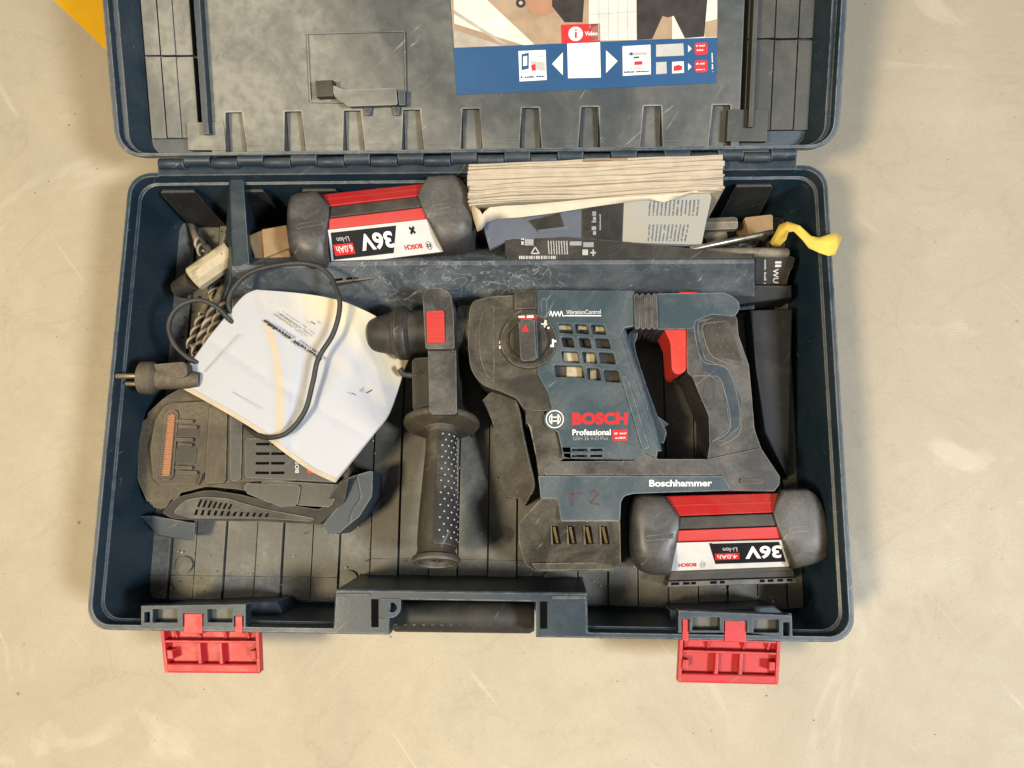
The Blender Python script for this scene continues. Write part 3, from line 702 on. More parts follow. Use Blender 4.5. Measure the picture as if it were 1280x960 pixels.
# mode selector
p = at(661, 427, .079); z1 = Vector((0, 0, 1)); k = (at(697, 427, .083)-at(661, 427, .083)).length
dial = lathe('mode_dial', [(0, k), (.003, k), (.004, k*.97), (.004, k*.74), (.0034, k*.71), (.0034, 0)], p, p+z1, 'black', ham, 48)
knob = lathe('dial_knob', [(0, k*.69), (.0045, k*.69), (.006, k*.64), (.006, 0)], p+z1*.003, p+z1*2, 'dark', dial, 40)
S('knob_bar', rnd([(648, 400), (668, 398), (671, 450), (651, 452)], 3), .0955, .086, 'rubber', dial, .0022)
S('knob_bar', [(665, 400), (671.5, 401), (673, 447), (668, 449)], .094, .086, 'navy', dial, .001)
flat('pointer', [(656.5, 405.5), (651.5, 414.5), (661.5, 414.5)], .0956, 'pred', dial)
flat('red_mark', ring(661, 427, 27, 31, R_(-112), R_(-70), 8), .0831, 'pred', dial, .0008)
flat('white_mark', [box(648, 395, 656, 397.5), box(658.5, 394.5, 667, 397.5)], .0835, 'white', dial, .0006)
flat('white_mark', [box(690, 424, 692.5, 434), box(692.5, 425.5, 695.5, 428), box(688, 431, 690, 434)], .0835, 'white', dial, .0006)
flat('white_mark', [box(624, 426, 626.5, 430), box(624, 432, 626.5, 436)], .0803, 'white', dial, .0006)
flat('white_mark', [[(676, 404), (684, 404.5), (684, 406.5), (676, 406.3)], [(681, 400), (683.5, 401), (681, 411), (679, 410.5)], [(684.5, 408.5), (687, 409), (686.5, 411.5), (684, 411)]], .0835, 'white', dial, .0006)
# black border of the housing
S('body_border', [(656, 511), (682, 514), (681, 530), (690, 537), (697, 541), (704, 574), (680, 593), (673, 600), (670, 570), (664, 533), (657, 530)], .0785, .016, 'black', ham, .0014)
multi('border_seam', [[(656.4, 511), (665, 510.2), (665, 511.3), (656.8, 512.2)]], .0795, .078, 'grip', ham)
# lower bar, base panel and foot
S('base_bar', rnd([(680, 577), (793, 576), (799, 571, 3), (806, 566), (823, 574), (884, 574), (951, 560), (975, 596), (974, 606), (968, 614), (914, 613), (904, 594), (681, 594)], .8), .079, .018, 'rubber', ham, .0045, 5)
S('base_panel', rnd([(673, 595), (904, 595), (914, 613), (846, 615), (792, 617), (780, 620, 3), (776, 628), (775, 651), (702, 651), (697, 623), (676, 623)], .5), .0805, .022, 'blue', ham, .0012)
S('grey_tab', rnd(box(925, 598, 955, 605), 2), .0803, .076, 'grip', ham, .0006)
slp = plane_surf([(650, 655, .070), (776, 650, .076), (700, 712, .056)])
S('battery_foot', rnd([(677, 623), (696, 622), (702, 651), (775, 651), (776, 703), (771, 714), (669, 714), (657, 706), (649, 679), (648, 654)], 1.5), slp, .012, 'black', ham, .0045, 5)
S('foot_ledge', rnd([(664, 704), (773, 703), (770, 712), (671, 713)], 2), .060, .04, 'black', ham, .002)
for x_ in (689, 709, 730, 750):
    S('contact_slot', [(x_, 657.5), (x_+8.5, 658), (x_+12, 680), (x_+1, 680)], lift(slp, .0005), .045, 'void', ham, 0)
    S('contact', [(x_+1.5, 659), (x_+5, 659), (x_+9.5, 679), (x_+6, 679)], lift(slp, .0013), .045, 'brass', ham, .0003)
    S('slot_frame', [(x_-.8, 657), (x_+.6, 657), (x_+2, 680.5), (x_-.2, 680.5)], lift(slp, .0016), .045, 'black', ham, 0)
# rear grip
S('rear_grip', rnd([(859, 399), (868, 396), (890, 389), (921, 392, 8), (923, 419), (936, 456), (940, 499), (943, 536), (952, 562), (884, 576), (887, 557), (886, 520), (873, 490), (866, 472), (859, 466)], 1.5), .077, .022, 'rubber', ham, .0085, 6)
S('grip_neck', rnd([(818, 367), (905, 366), (921, 373, 8), (926, 383, 6), (919, 396, 5), (890, 393), (870, 401), (866, 411), (822, 412)], 1), .0785, .024, 'blue', ham, .006, 5)
def seam(pts, z, r=.0005):
    tube_into(bmS, catmull([at(x, y, z) for x, y in pts], 5), r, 6)
S('grip_inlay', rnd([(893, 397), (873, 403), (873, 420), (882, 449), (912, 461), (928, 500), (924, 534), (903, 552), (893, 549), (912, 533), (903, 479), (889, 471), (877, 462), (868, 420), (868, 401)], 2), .0776, .07, 'navy', ham, .0005)
bmS = bmesh.new()
seam([(890, 392), (868, 400), (869, 420), (879, 452), (911, 464), (926, 535), (899, 557)], .0773)
seam([(905, 402), (879, 406), (881, 425), (891, 446), (925, 459)], .0774)
seam([(866, 470), (888, 470), (902, 478), (913, 533), (890, 552)], .0773)
finish('grip_seam', bmS, 'seam', ham, wn=False)
S('grip_pad', rnd([(880, 407), (910, 399), (917, 420), (928, 452), (893, 445), (883, 428)], 4), .0778, .07, 'dark', ham, .0006)
bm = bmesh.new()
for iy in range(5):
    for ix in range(3):
        p = at(890+ix*9+iy*2+(4 if iy % 2 else 0), 409+iy*8.2, .078); add_prism(bm, [p+Vector((.0009*math.cos(t), .0009*math.sin(t), .0004)) for t in [PI/3*k_ for k_ in range(6)]], .077, .0003, 1)
finish('grip_nubs', bm, 'grip', ham)
S('trigger', rnd([(826, 404, 3), (852, 402, 6), (858, 412, 4), (859, 463, 5), (847, 469, 4), (840, 464, 4), (838, 428, 4), (832, 415, 3)], 3), .0755, .035, 'trigger', ham, .0035, 4)
# bellows
for i in range(4):
    x_ = 792+i*7.4
    S('bellows_fold', rnd([(x_+.4, 367), (x_+7, 367), (x_+8.4, 411), (x_+1.6, 412)], 2.4), .0835-.0006*i, .03, 'rubber', ham, .0026, 4)
S('red_trim', [(848, 364.6), (873, 364.8), (871, 366), (850, 366)], .0790, .07, 'pred', ham, .0004)
# chuck on its axis
a, b = at(463, 419, .062), at(535, 414, .062); L = (b-a).length
pp = [(0, .006), (0, .0128), (.002, .0142), (.010, .0162), (.0205, .0188), (.0215, .0212), (.024, .0222), (.032, .0226), (.0345, .0205), (.036, .0185), (L, .0185), (L, 0)]
ch = lathe('chuck', pp, a, b, 'dark', ham, 48, ang=25)
lathe('tool_socket', [(.0003, 0), (.0003, .0062)], a-Vector((.0003, 0, 0)), b, 'void', ch, 24)
lathe('chuck_ring', [(.0235, .0224), (.0245, .0233), (.031, .0237), (.0325, .0228)], a, b, 'black', ch, 48)
# auxiliary handle
aux = S('handle_clamp', rnd([(528, 366, 3), (536, 360, 4), (556, 360, 4), (564, 370, 3), (567, 392), (568, 436), (532, 436), (530, 400)], 2), .0915, .03, 'rubber', ham, .0035, 4)
S('clamp_button', rnd([(533, 389), (555, 388), (556, 428), (534, 429)], 1.5), .0932, .088, 'red', ham, .0012)
multi('button_groove', [[(534, 394+i*5.2), (555.4, 393.6+i*5.2), (555.4, 394.8+i*5.2), (534, 395.2+i*5.2)] for i in range(7)], .0935, .092, 'trigger', ham, .0001)
SZ('clamp_cheek', [(563, 372, .088), (568, 385, .086), (570, 440, .082), (565, 440, .086), (563, 400, .09)], .03, 'divider', ham, .0015)
S('handle_arm', rnd([(535, 432), (570, 432), (571, 518), (537, 518)], 3), .082, .040, 'rubber', ham, .009, 5)
S('arm_block', rnd([(515, 448), (540, 446), (540, 514), (516, 514)], 3), .062, .03, 'dark', ham, .003)
a, b = at(552.5, 521, .046), at(545, 704, .082); L = (b-a).length
pf = [(0, 0), (0, .020), (.002, .0285), (.005, .0325), (.0075, .0328), (.0095, .031), (.011, .024), (.0125, .0155), (.016, .0130), (.03, .0128), (.06, .0142), (.085, .0155), (.11, .0160), (L-.010, .0152), (L-.006, .0165), (L-.004, .0192), (L-.0015, .0196), (L, .0185), (L, .0150), (L-.004, .0142), (L-.006, 0)]
gr = lathe('side_handle', pf, a, b, 'grip', ham, 56, ang=32)
ax = (b-a).normalized(); uu = Vector((0, 0, 1)); uu = (uu-ax*uu.dot(ax)).normalized(); vv = ax.cross(uu)
def rad(t):
    for (t0, r0), (t1, r1) in zip(pf, pf[1:]):
        if t0 <= t <= t1 and t1 > t0: return r0+(r1-r0)*(t-t0)/(t1-t0)
sgn = 1 if vv.x > 0 else -1
lathe('rubber_panel', [(.017, rad(.017)-.001)]+[(t, rad(t)+.0008) for t in (.0175, .03, .06, .085, .11, L-.012)]+[(L-.0115, rad(L-.0115)-.001)], a, b, 'rubber', gr, 16, *((-R_(2), R_(125)) if sgn > 0 else (R_(2), -R_(125))))
bm = bmesh.new(); rowi = 0; t = .021
while t < L-.016:
    for j in range(4):
        an = R_(14+j*24+(12 if rowi % 2 else 0))*sgn; nrm = uu*math.cos(an)+vv*math.sin(an)
        c_ = a+ax*t+nrm*(rad(t)+.0007); tt = nrm.cross(ax)
        v = [bm.verts.new(c_+ax*math.cos(q_)*.00095+tt*math.sin(q_)*.00095) for q_ in [PI/3*k_ for k_ in range(6)]]; tp = bm.verts.new(c_+nrm*.0009)
        for k_ in range(6): bm.faces.new((v[k_], v[(k_+1) % 6], tp))
    t += .0052; rowi += 1
bmesh.ops.recalc_face_normals(bm, faces=bm.faces)
o = finish('rubber_nubs', bm, 'sgrey', gr, wn=False); o['kind'] = 'stuff'
ec = lathe('end_cap', [(L-.0055, 0), (L-.0055, .0143)], a, b, 'dark', gr, 32)
lathe('cap_rim', [(L-.0012, .0196), (L+.0004, .0190), (L+.0004, .0152), (L-.002, .0146)], a, b, 'guard', gr, 48)
bm = bmesh.new()
for q_ in range(4):
    an = q_*PI/4; d_ = uu*math.cos(an)+vv*math.sin(an); n_ = ax.cross(d_); c_ = a+ax*(L-.0035)
    vs = [c_+d_*s1*.0145+n_*s2*.0009 for s1, s2 in ((-1, -1), (1, -1), (1, 1), (-1, 1))]
    f_ = [bm.verts.new(v_) for v_ in vs]; g_ = [bm.verts.new(v_-ax*.002) for v_ in vs]
    bm.faces.new(f_); bm.faces.new(g_[::-1])
    for i in range(4): bm.faces.new((f_[i], g_[i], g_[(i+1) % 4], f_[(i+1) % 4]))
bmesh.ops.recalc_face_normals(bm, faces=bm.faces); finish('cap_spokes', bm, 'steel', gr, smooth=False, wn=False)
# depth-stop lug left of the arm
tube('stop_lug', [at(500, 461, .06), at(506, 468, .06), at(522, 469, .06), at(530, 463, .06)], .0026, 'dark', ham)
# lettering on the tool
txt('lettering', 'BOSCH', (715.3, 531), (784.7, 530.6), 15.2, BT, 'pred', ham, .0003, .055)
txt('lettering', 'Professional', (715.5, 544.3), (763.5, 544), 7.6, BT, 'white', ham, .0003, .025)
txt('lettering', 'GBH 36 V-LI Plus', (716, 550.5), (760, 550), 4.6, BT, 'pgrey', ham, .0003, .0)
flat('red_tag', [(765.5, 537.5), (784.5, 537), (784.8, 550.5), (765.7, 551)], BT, 'pred', ham)
glyphs('tag_print', [((768, 543), (783, 542.7), 2.4), ((768, 548.6), (782, 548.2), 2.4)], BT, 'offwhite', ham, .0006)
emblem(693.5, 524, 11.3, BT, 'white', ham)
txt('lettering', 'VibrationControl', (708, 393), (751, 392.5), 5.4, BT, 'white', ham, .0003, .0)
bm = bmesh.new(); zz = [(687, 395)]+[(688.5+i*2.2, 388.5 if i % 2 == 0 else 396) for i in range(8)]+[(706, 394)]
wav = []
for p_, q_ in zip(zz, zz[1:]): wav.append([(p_[0]-.6, p_[1]), (p_[0]+.6, p_[1]), (q_[0]+.6, q_[1]), (q_[0]-.6, q_[1])])
bm.free(); flat('wave_mark', wav+[box(705.5, 394, 751.5, 395.4)], BT, 'white', ham)
txt('lettering', 'Boschhammer', (811.5, 608.3), (890, 608), 8.4, .0805, 'white', ham, .0003, .03)
def strokes(lst, wd=.9):
    out = []
    for p_, q_ in lst:
        p_, q_ = Vector(p_), Vector(q_); d_ = (q_-p_).normalized(); n_ = Vector((d_.y, -d_.x))*wd
        out.append([tuple(p_-n_), tuple(q_-n_), tuple(q_+n_), tuple(p_+n_)])
    return out
flat('marker_writing', strokes([((707, 618), (727, 616)), ((716, 617), (715, 633)), ((738, 617), (743, 613)), ((743, 613), (748, 617)), ((748, 617), (738, 629)), ((738, 629), (750, 631))], 1.1), .0805, 'fadered', ham, .0003)

# ================================================================== BATTERIES
def battery_body(root):
    S('battery_core', rnd([(829, 622, 3), (978, 617, 3), (984, 640), (984, 680), (838, 684), (832, 660)], 2), .055, .010, 'dark', root, .004)
    S('battery_core', rnd([(836, 690), (986, 684), (992, 712), (838, 718)], 2), .036, .010, 'dark', root, .002)
    i_ = 1
    dome('rubber_bumper', [(830, 620, .060, i_), (815, 618, .050), (800, 617.5, .048), (791, 621, .046), (787, 630, .045), (785, 645, .044), (785, 665, .043), (786, 688, .042), (790, 702, .040), (799, 713, .038), (812, 718, .036), (836, 719, .042, i_), (841, 700, .056, i_), (846, 677, .0655, i_), (849, 660, .0672, i_), (849.5, 646, .0672, i_), (841, 634, .064, i_)], .0685, .013, 'cap', root)
    dome('rubber_bumper', [(975, 612, .060, i_), (990, 610, .050), (1004, 610, .048), (1013, 615, .047), (1020, 626, .046), (1026, 645, .045), (1029, 665, .044), (1029, 682, .043), (1025, 700, .042), (1012, 706, .042), (988, 711, .046, i_), (983, 694, .057, i_), (977.5, 675, .0655, i_), (972, 659, .0672, i_), (966.5, 642, .0672, i_), (970, 627, .064, i_)], .0685, .013, 'cap', root)
    S('bumper_ridge', rnd([(806, 670, 3), (842, 666), (842, 673), (806, 677, 3)], 2), .0688, .06, 'cap', root, .0025)
    S('bumper_ridge', rnd([(985, 659), (1012, 657, 3), (1012, 664, 3), (985, 667)], 2), .0688, .06, 'cap', root, .0025)
    up = plane_surf([(830, 620, .056), (974, 616, .056), (849, 645, .066)])
    S('red_stripe', [(831, 620), (975, 616), (967, 640.5), (849, 645)], up, .02, 'red', root, .0012)
    multi('stripe_groove', [[(839, 631), (971, 627), (970.5, 628.4), (840, 632.4)]], lift(up, .0006), .03, 'trigger', root)
    S('top_band', [(850, 646.2), (966, 641.8), (972, 657.2), (848, 662)], .0655, .02, 'dark', root, .0012)
    S('red_stripe', [(848, 663), (972.5, 658.2), (976.5, 673.3), (845.5, 677.4)], plane_surf([(848, 663, .0660), (972, 658, .0660), (845, 677, .0635)]), .02, 'red', root, .0012)
    S('label_backing', [(845.5, 678), (977, 674.3), (987, 708.5), (838, 714.2)], LS, .015, 'dark', root, .0006)
    S('contact_rail', [(838, 716), (992, 711), (996, 728), (834, 733)], .034, .012, 'dark', root, .0015)
    S('contact_rail', [(836, 727), (995, 722), (996, 729), (834, 734)], .038, .012, 'cap', root, .0008)
    multi('rail_slot', [[(x_, 728.4-(x_-836)*.032), (x_+w_, 728.4-(x_+w_-836)*.032), (x_+w_, 731.6-(x_+w_-836)*.032), (x_, 731.6-(x_-836)*.032)] for x_, w_ in ((839, 10), (854, 8), (864, 6), (888, 8), (900, 6), (950, 6), (960, 7), (972, 7), (984, 6))], .0384, .034, 'void', root)
LS = plane_surf([(845, 678, .0645), (977, 674, .0645), (838, 714, .044)])
b1 = thing('battery_pack', 'black and red cordless battery below the hammer in the front right corner', 'battery', at(908, 668, .010), 'spare batteries in the tool case')
battery_body(b1)
kids = list(b1.children)
flat('label_print', [(846, 678.4), (976.7, 674.8), (986, 708), (839, 713.6)], LS, 'offwhite', b1, .0005)
flat('label_print', [(886, 679), (973, 676.6), (982, 702), (894, 705)], LS, 'pblack', b1, .0008)
flat('label_line', [[(889.5, 678.2), (974.5, 675.8), (974.8, 677), (889.8, 679.4)], [(974, 676.5), (976, 676.3), (984, 702), (982, 702.3)]], LS, 'offwhite', b1, .0012)
txt('lettering', '36V', (976, 681.5), (930.5, 683), 16, LS, 'white', b1, .0012, .035)
flat('red_tag', [(893, 692), (923.5, 691), (924, 699), (893.8, 700)], LS, 'pred', b1, .0012)
txt('lettering', '4.0Ah', (921, 692.8), (896, 693.6), 5.2, LS, 'offwhite', b1, .0016, .02)
txt('lettering', 'Li-Ion', (921, 684.2), (903, 684.8), 5, LS, 'offwhite', b1, .0012, .0)
txt('lettering', 'BOSCH', (870, 703.6), (848, 704.4), 4.4, LS, 'pred', b1, .001, .04)
emblem(878, 705.5, 4, LS, 'pblack', b1, 1.6)
b2 = thing('battery_pack', 'black and red battery with an inked X on its label, in the rear bin', 'battery', at(908, 668, .010), 'spare batteries in the tool case')
for c_ in kids:
    d_ = c_.copy(); d_.parent = b2; d_.matrix_parent_inverse = c_.matrix_parent_inverse.copy(); col.objects.link(d_)
flat('label_print', [(846, 678.4), (976.7, 674.8), (986, 708), (839, 713.6)], LS, 'offwhite', b2, .0005)
flat('label_print', [(848.5, 681.5), (935, 679), (922, 706), (843, 708.6)], LS, 'pblack', b2, .0008)
txt('lettering', '36V', (926, 684), (882, 685.5), 17, LS, 'white', b2, .0012, .035)
flat('red_tag', [(847.5, 694), (873, 693), (873, 704), (846.5, 705)], LS, 'pred', b2, .0012)
txt('lettering', '6.0Ah', (871.5, 695), (850, 696), 7, LS, 'offwhite', b2, .0016, .02)
txt('lettering', 'Li-Ion', (870, 686.5), (854, 687), 5, LS, 'offwhite', b2, .0012, .0)
txt('lettering', 'BOSCH', (961, 698.5), (938, 699.2), 5, LS, 'pred', b2, .001, .04)
emblem(970, 701, 4.2, LS, 'pblack', b2, 1.6)
flat('pen_mark', strokes([((951, 682), (957, 688)), ((957, 681.5), (951, 688.5))], 1.3), LS, 'pblack', b2, .001)
dz = .029
b2.location = at(475, 284, .040)+Vector((0, 0, 0)); b2.location.z = .010+dz
tgt = at(473, 283, .055+dz); src = at(908, 668, .055); off = src-b1.location
b2.rotation_euler = (R_(-3), R_(1.5), R_(4.5))
b2.location = tgt-Matrix.Rotation(R_(4.5), 3, 'Z') @ off

# ================================================================== CHARGER
chg = thing('battery_charger', 'dusty black battery charger with a coiled mains cord in the left of the case', 'charger', at(320, 580, .008))
S('charger_housing', rnd([(173, 560), (179, 522, 8), (205, 497, 10), (225, 486), (330, 486), (420, 560), (440, 590, 8), (425, 612), (340, 622), (300, 612), (258, 608), (218, 618, 8), (205, 638, 4), (186, 632, 6), (172, 600, 4)], 3), .046, .012, 'charger', chg, .009, 6)
S('charger_deck', rnd([(196, 516, 10), (212, 504, 8), (300, 500), (330, 548), (402, 560), (402, 600), (300, 602), (252, 606), (192, 606, 8), (188, 560)], 3), .053, .04, 'charger', chg, .0045, 5)
S('deck_rim', rnd([(206, 512), (223, 512), (216, 600), (198, 600)], 5), .0546, .05, 'charger', chg, .0015)
S('deck_ridge', rnd([(262, 507), (284, 505), (282, 603), (256, 605)], 3), .0552, .05, 'charger', chg, .002, 4)
S('deck_ridge', rnd([(288, 512), (303, 520), (301, 600), (287, 602)], 3), .0546, .05, 'rubber', chg, .002, 4)
S('housing_boss', rnd(circ(185, 538, 5, 12), .1), .0462, .04, 'charger', chg, .0012)
S('housing_boss', rnd(circ(182, 596, 5, 12), .1), .0462, .04, 'charger', chg, .0012)
S('vent_deck', rnd([(306, 548), (425, 548), (420, 603), (306, 597)], 2), .0555, .04, 'rubber', chg, .0015)
for r_ in range(5):
    for c_ in range(2):
        x_ = 320.5+c_*19.2-(r_*.3); y_ = 541.5+r_*12.0
        S('vent_slot', box(x_, y_, x_+16.5, y_+3.2), .0560, .052, 'void', chg, 0)
txt('lettering', 'BOSCH', (374, 591), (374, 566), 5, .0556, 'offwhite', chg, .0004, .02)
S('red_label', [(384, 580), (398, 580), (398, 592), (384, 591)], .0561, .054, 'pred', chg, .0002)
S('contact_strip', rnd([(211, 517), (218.5, 517), (212, 595), (203.2, 595)], 3), .0556, .05, 'copper', chg, .001)
multi('contact_ridges', [[(209.6-i*.33, 519+i*3.1), (219-i*.29, 519+i*3.1), (218.8-i*.29, 520.2+i*3.1), (209.4-i*.33, 520.4+i*3.1)] for i in range(25)], .0566, .055, 'copper', chg)
for y_, x_, w_ in ((524, 219, 22), (531, 222, 24), (547, 219, 22), (553.5, 222, 18), (582, 218, 22), (588, 220, 26)):
    S('charger_rail', rnd([(x_, y_), (x_+w_, y_+1), (x_+w_, y_+4.5), (x_, y_+4)], 1.2), .0565, .045, 'charger', chg, .001)
S('rail_well', rnd([(221, 534), (248, 536), (248, 546), (219, 546)], 2), .0538, .05, 'dark', chg, .0004)
S('rail_well', rnd([(221, 558), (246, 560), (244, 580), (218, 579)], 2), .0538, .05, 'dark', chg, .0004)
tube('rail_clip', [at(252, 592, .056), at(250, 599, .056), at(247, 606, .055)], .0012, 'grip', chg)
# front edge with grille
FPz = plane_surf([(210, 645, .044), (420, 650, .044), (300, 612, .054)])
S('front_shell', rnd([(203, 641), (218, 622, 10), (260, 612, 10), (300, 618), (340, 628), (400, 637), (424, 604, 4), (436, 598), (430, 628, 6), (400, 656, 8), (330, 652), (250, 651), (214, 648, 6)], 2), FPz, .012, 'sleeve', chg, .003, 4)
S('grille_frame', rnd([(217, 641, 4), (232, 625, 8), (256, 621, 8), (285, 623), (330, 636), (395, 648), (390, 652), (330, 648), (240, 648)], 2), lift(FPz, .0018), .03, 'guard', chg, .0015)
gs = []
for i in range(7):
    x_ = 248+i*6.3; gs.append([(x_+4, 624.5+i*.9), (x_+6, 624.8+i*.9), (x_+2.2, 634+i*.5), (x_, 633.5+i*.5)])
for i in range(12):
    x_ = 244+i*8; gs.append([(x_+2.6, 637+i*.45), (x_+5.2, 637+i*.45), (x_+3, 644+i*.22), (x_, 643.6+i*.22)])
multi('grille_slot', gs, lift(FPz, .0024), .035, 'void', chg)
S('side_block', rnd([(305, 604), (376, 606), (372, 632), (352, 634), (306, 616)], 3), .053, .02, 'rubber', chg, .003)
S('side_block', rnd([(326, 600), (426, 606), (414, 634), (376, 632), (330, 624)], 3), .0515, .02, 'rubber', chg, .004)
# plug
a, b = at(176, 472, .084), at(232, 474, .080); L = (b-a).length
pg = lathe('mains_plug', [(0, 0), (0, .0125), (.0012, .0138), (.010, .0140), (.0122, .0128), (.015, .0095), (.03, .0088), (L, .0082), (L+.012, .006), (L+.012, 0)], a, b, 'charger', chg, 32)
S('plug_grip', rnd([(188, 456), (232, 452), (234, 470), (196, 476, 4)], 4), .090, .074, 'charger', pg, .004, 4)
for (x0, y0, x1, y1, z_) in ((145, 470, 178, 470, .089), (157, 479.5, 178, 480, .080)):
    a_, b_ = at(x0, y0, z_), at(x1, y1, z_); l_ = (b_-a_).length
    lathe('plug_pin', [(0, 0), (0, .0016), (.0008, .0022), (l_, .0022), (l_, 0)], a_, b_, 'pin', pg, 16)
PZc = .086
cord = [(268, 474, .070), (262, 462, .072), (252, 455, .076), (236, 448, .080), (217, 429, .084), (211, 404, .086), (224, 383, .088), (248, 375, .089), (270, 383, .088), (285, 398, .082), (292, 404, .078)]
tube('cord', [at(*p_) for p_ in cord], .0021, 'cable', chg, n=10)
cord2 = [(300, 402, .073), (287, 387, .080), (289, 366, .086), (311, 342, .090), (350, 331, .093), (387, 330, .094), (410, 342, .094), (423, 369, .094), (424, 390, .094), (416, 418, .093), (398, 448, .092), (391, 478, .091), (381, 514, .089), (360, 540, .086), (337, 547, .082), (318, 542, .074), (306, 530, .062)]
tube('cord', [at(*p_) for p_ in cord2], .0021, 'cable', chg, n=10)

# ================================================================== WHITE BOOKLET over the charger
def paper_mat():
    m, nt, b = new_mat('stained_white_paper'); q = N(nt)
    at_ = q.n('ShaderNodeVertexColor'); at_.layer_name = 'stain'
    tc = q.n('ShaderNodeTexCoord').outputs['Object']
    sep = q.n('ShaderNodeSeparateColor'); q.l(at_.outputs['Color'], sep.inputs[0])
    c = q.mix(q.math('MULTIPLY', q.ramp(q.noise(tc, 30, 6, .6), .4, .75), .12), (.455, .465, .50), (.36, .345, .30))
    w_ = q.math('MULTIPLY', sep.outputs[0], q.ramp(q.noise(tc, 60, 5, .6), .25, .6, .55, 1))
    c = q.mix(w_, c, (.56, .43, .26)); c = q.mix(sep.outputs[1], c, (.42, .47, .62)); c = q.mix(q.math('MULTIPLY', sep.outputs[2], .8), c, (.70, .60, .38))
    sp = q.ramp(q.noise(tc, 500, 2), .76, .8); c = q.mix(q.math('MULTIPLY', sp, .6), c, (.2, .18, .15))
    q.l(c, b.inputs['Base Color']); b.inputs['Roughness'].default_value = .55; b.inputs['Specular IOR Level'].default_value = .25
    bp = q.n('ShaderNodeBump'); bp.inputs['Strength'].default_value = .35; bp.inputs['Distance'].default_value = .0025
    q.l(q.noise(tc, 34, 3, .5, .8), bp.inputs['Height']); q.l(bp.outputs[0], b.inputs['Normal'])
    return m
M['wpaper'] = paper_mat()
def pdist(p, L):
    best = 1e9
    for a_, b_ in zip(L, L[1:]):
        a_, b_ = Vector(a_), Vector(b_); t_ = max(0, min(1, (p-a_).dot(b_-a_)/(b_-a_).length_squared)); best = min(best, (p-(a_+(b_-a_)*t_)).length)
    return best
def sstep(x, a, b): t_ = max(0, min(1, (x-a)/(b-a))); return t_*t_*(3-2*t_)
book = thing('instruction_booklet', 'creased white instruction booklet with tan stains lying across the charger', 'booklet', at(370, 480, .06))
e0 = [(222, 476), (242, 448), (262, 420), (285, 392), (304, 370), (320, 362)]            # left edge A->B
e1 = [(421, 598), (444, 570), (470, 538), (488, 514), (505, 465), (515, 440)]            # right edge D->C
eb = [(222, 476), (270, 502), (322, 533), (352, 556), (390, 583), (421, 598)]            # bottom A->D
et = [(320, 362), (370, 366), (410, 372), (440, 381), (480, 402), (515, 440)]
def along(P, t): Q = catmull([Vector(p_) for p_ in P], 12); k_ = t*(len(Q)-1); i_ = min(int(k_), len(Q)-2); return Q[i_].lerp(Q[i_+1], k_-i_)
def sheet(name, grow, dzz, mat, n=40, sh=(0, 0), colr=True):
    V = []; C = []; Fc = []
    for j in range(n+1):
        for i in range(n+1):
            u_, v_ = i/n, j/n  # u along bottom, v up
            p_ = along(eb, u_)*(1-v_)+along(et, u_)*v_+along(e0, v_)*(1-u_)+along(e1, v_)*u_-(Vector(eb[0])*(1-u_)*(1-v_)+Vector(eb[-1])*u_*(1-v_)+Vector(et[0])*(1-u_)*v_+Vector(et[-1])*u_*v_)
            z_ = .0765+.0045*math.sin(PI*u_)*(1-.5*v_)+.003*math.exp(-((u_-.62-.12*v_)/.07)**2)+.0015*math.sin(7*u_+3*v_)-.006*u_*u_+.003*v_-.034*sstep(u_, .55, 1.)*sstep(v_, .35, .95)
            z_ += .0022*max(0, 1-pdist(p_, [(328, 366), (345, 440), (352, 500), (350, 560)])/13)-.0013*max(0, 1-pdist(p_, [(378, 366), (376, 430), (366, 560)])/9)+.0016*max(0, 1-pdist(p_, [(420, 372), (470, 460), (486, 516)])/16)-.001*max(0, 1-pdist(p_, [(262, 425), (330, 470), (450, 540)])/10)
            p_ = p_+Vector(sh)*grow*(1-v_)
            V.append(at(p_.x, p_.y, z_+dzz))
            tan = 1-sstep(pdist(p_, [(334, 405), (345, 440), (350, 480), (350, 530), (345, 548)]), 2.5, 6)
            tan = max(tan*.8, .9*(1-sstep(pdist(p_, [(480, 392), (512, 420), (512, 452)]), 10, 40)), .5*(1-sstep(pdist(p_, [(420, 378), (470, 396)]), 8, 30)))
            blu = (1-sstep(pdist(p_, [(377, 366), (378, 420), (372, 480), (362, 530)]), 1.5, 5))*.55
            cre = max((1-sstep(pdist(p_, [(400, 370), (450, 392), (500, 450)]), 14, 50))*.75, .25*(1-sstep(pdist(p_, [(330, 370), (420, 450), (480, 500)]), 2, 14)))
            C.append((tan, blu, cre, 1))
    for j in range(n):
        for i in range(n): k_ = j*(n+1)+i; Fc.append((k_, k_+1, k_+n+2, k_+n+1))
    me = bpy.data.meshes.new(name); me.from_pydata([tuple(v_) for v_ in V], [], Fc)
    ca = me.color_attributes.new('stain', 'FLOAT_COLOR', 'POINT'); ca.data.foreach_set('color', np.array(C).ravel())
    o = link(name, me, mat, book, angle=60)
    s_ = o.modifiers.new('solid', 'SOLIDIFY'); s_.thickness = .0003; s_.offset = -1
    return o
cover = sheet('cover', 0, 0, 'wpaper', 110)
for i in range(1, 7): sheet('page', i*.9, -.0007*i, 'paper2' if i > 1 else 'wpaper', 20, (-.35+random.uniform(-.2, .2), 1))
bs = plane_surf([(325, 397, .0832), (398, 446, .0838), (300, 470, .083)])
glyphs('print_line', [((403, 448), (331, 399), 4.2)], bs, 'pblack', book, .0006, .8)
glyphs('print_line', [((385, 420), (345, 392), 1.6), ((389, 418), (348, 389), 1.6)], bs, 'pgrey', book, .0008, .6)
flat('print_frame', strokes([((300, 418), (256, 465)), ((290, 490), (326, 512))], .16), plane_surf([(256, 465, .0806), (300, 418, .083), (326, 512, .083)]), 'pgrey', book, .0008)
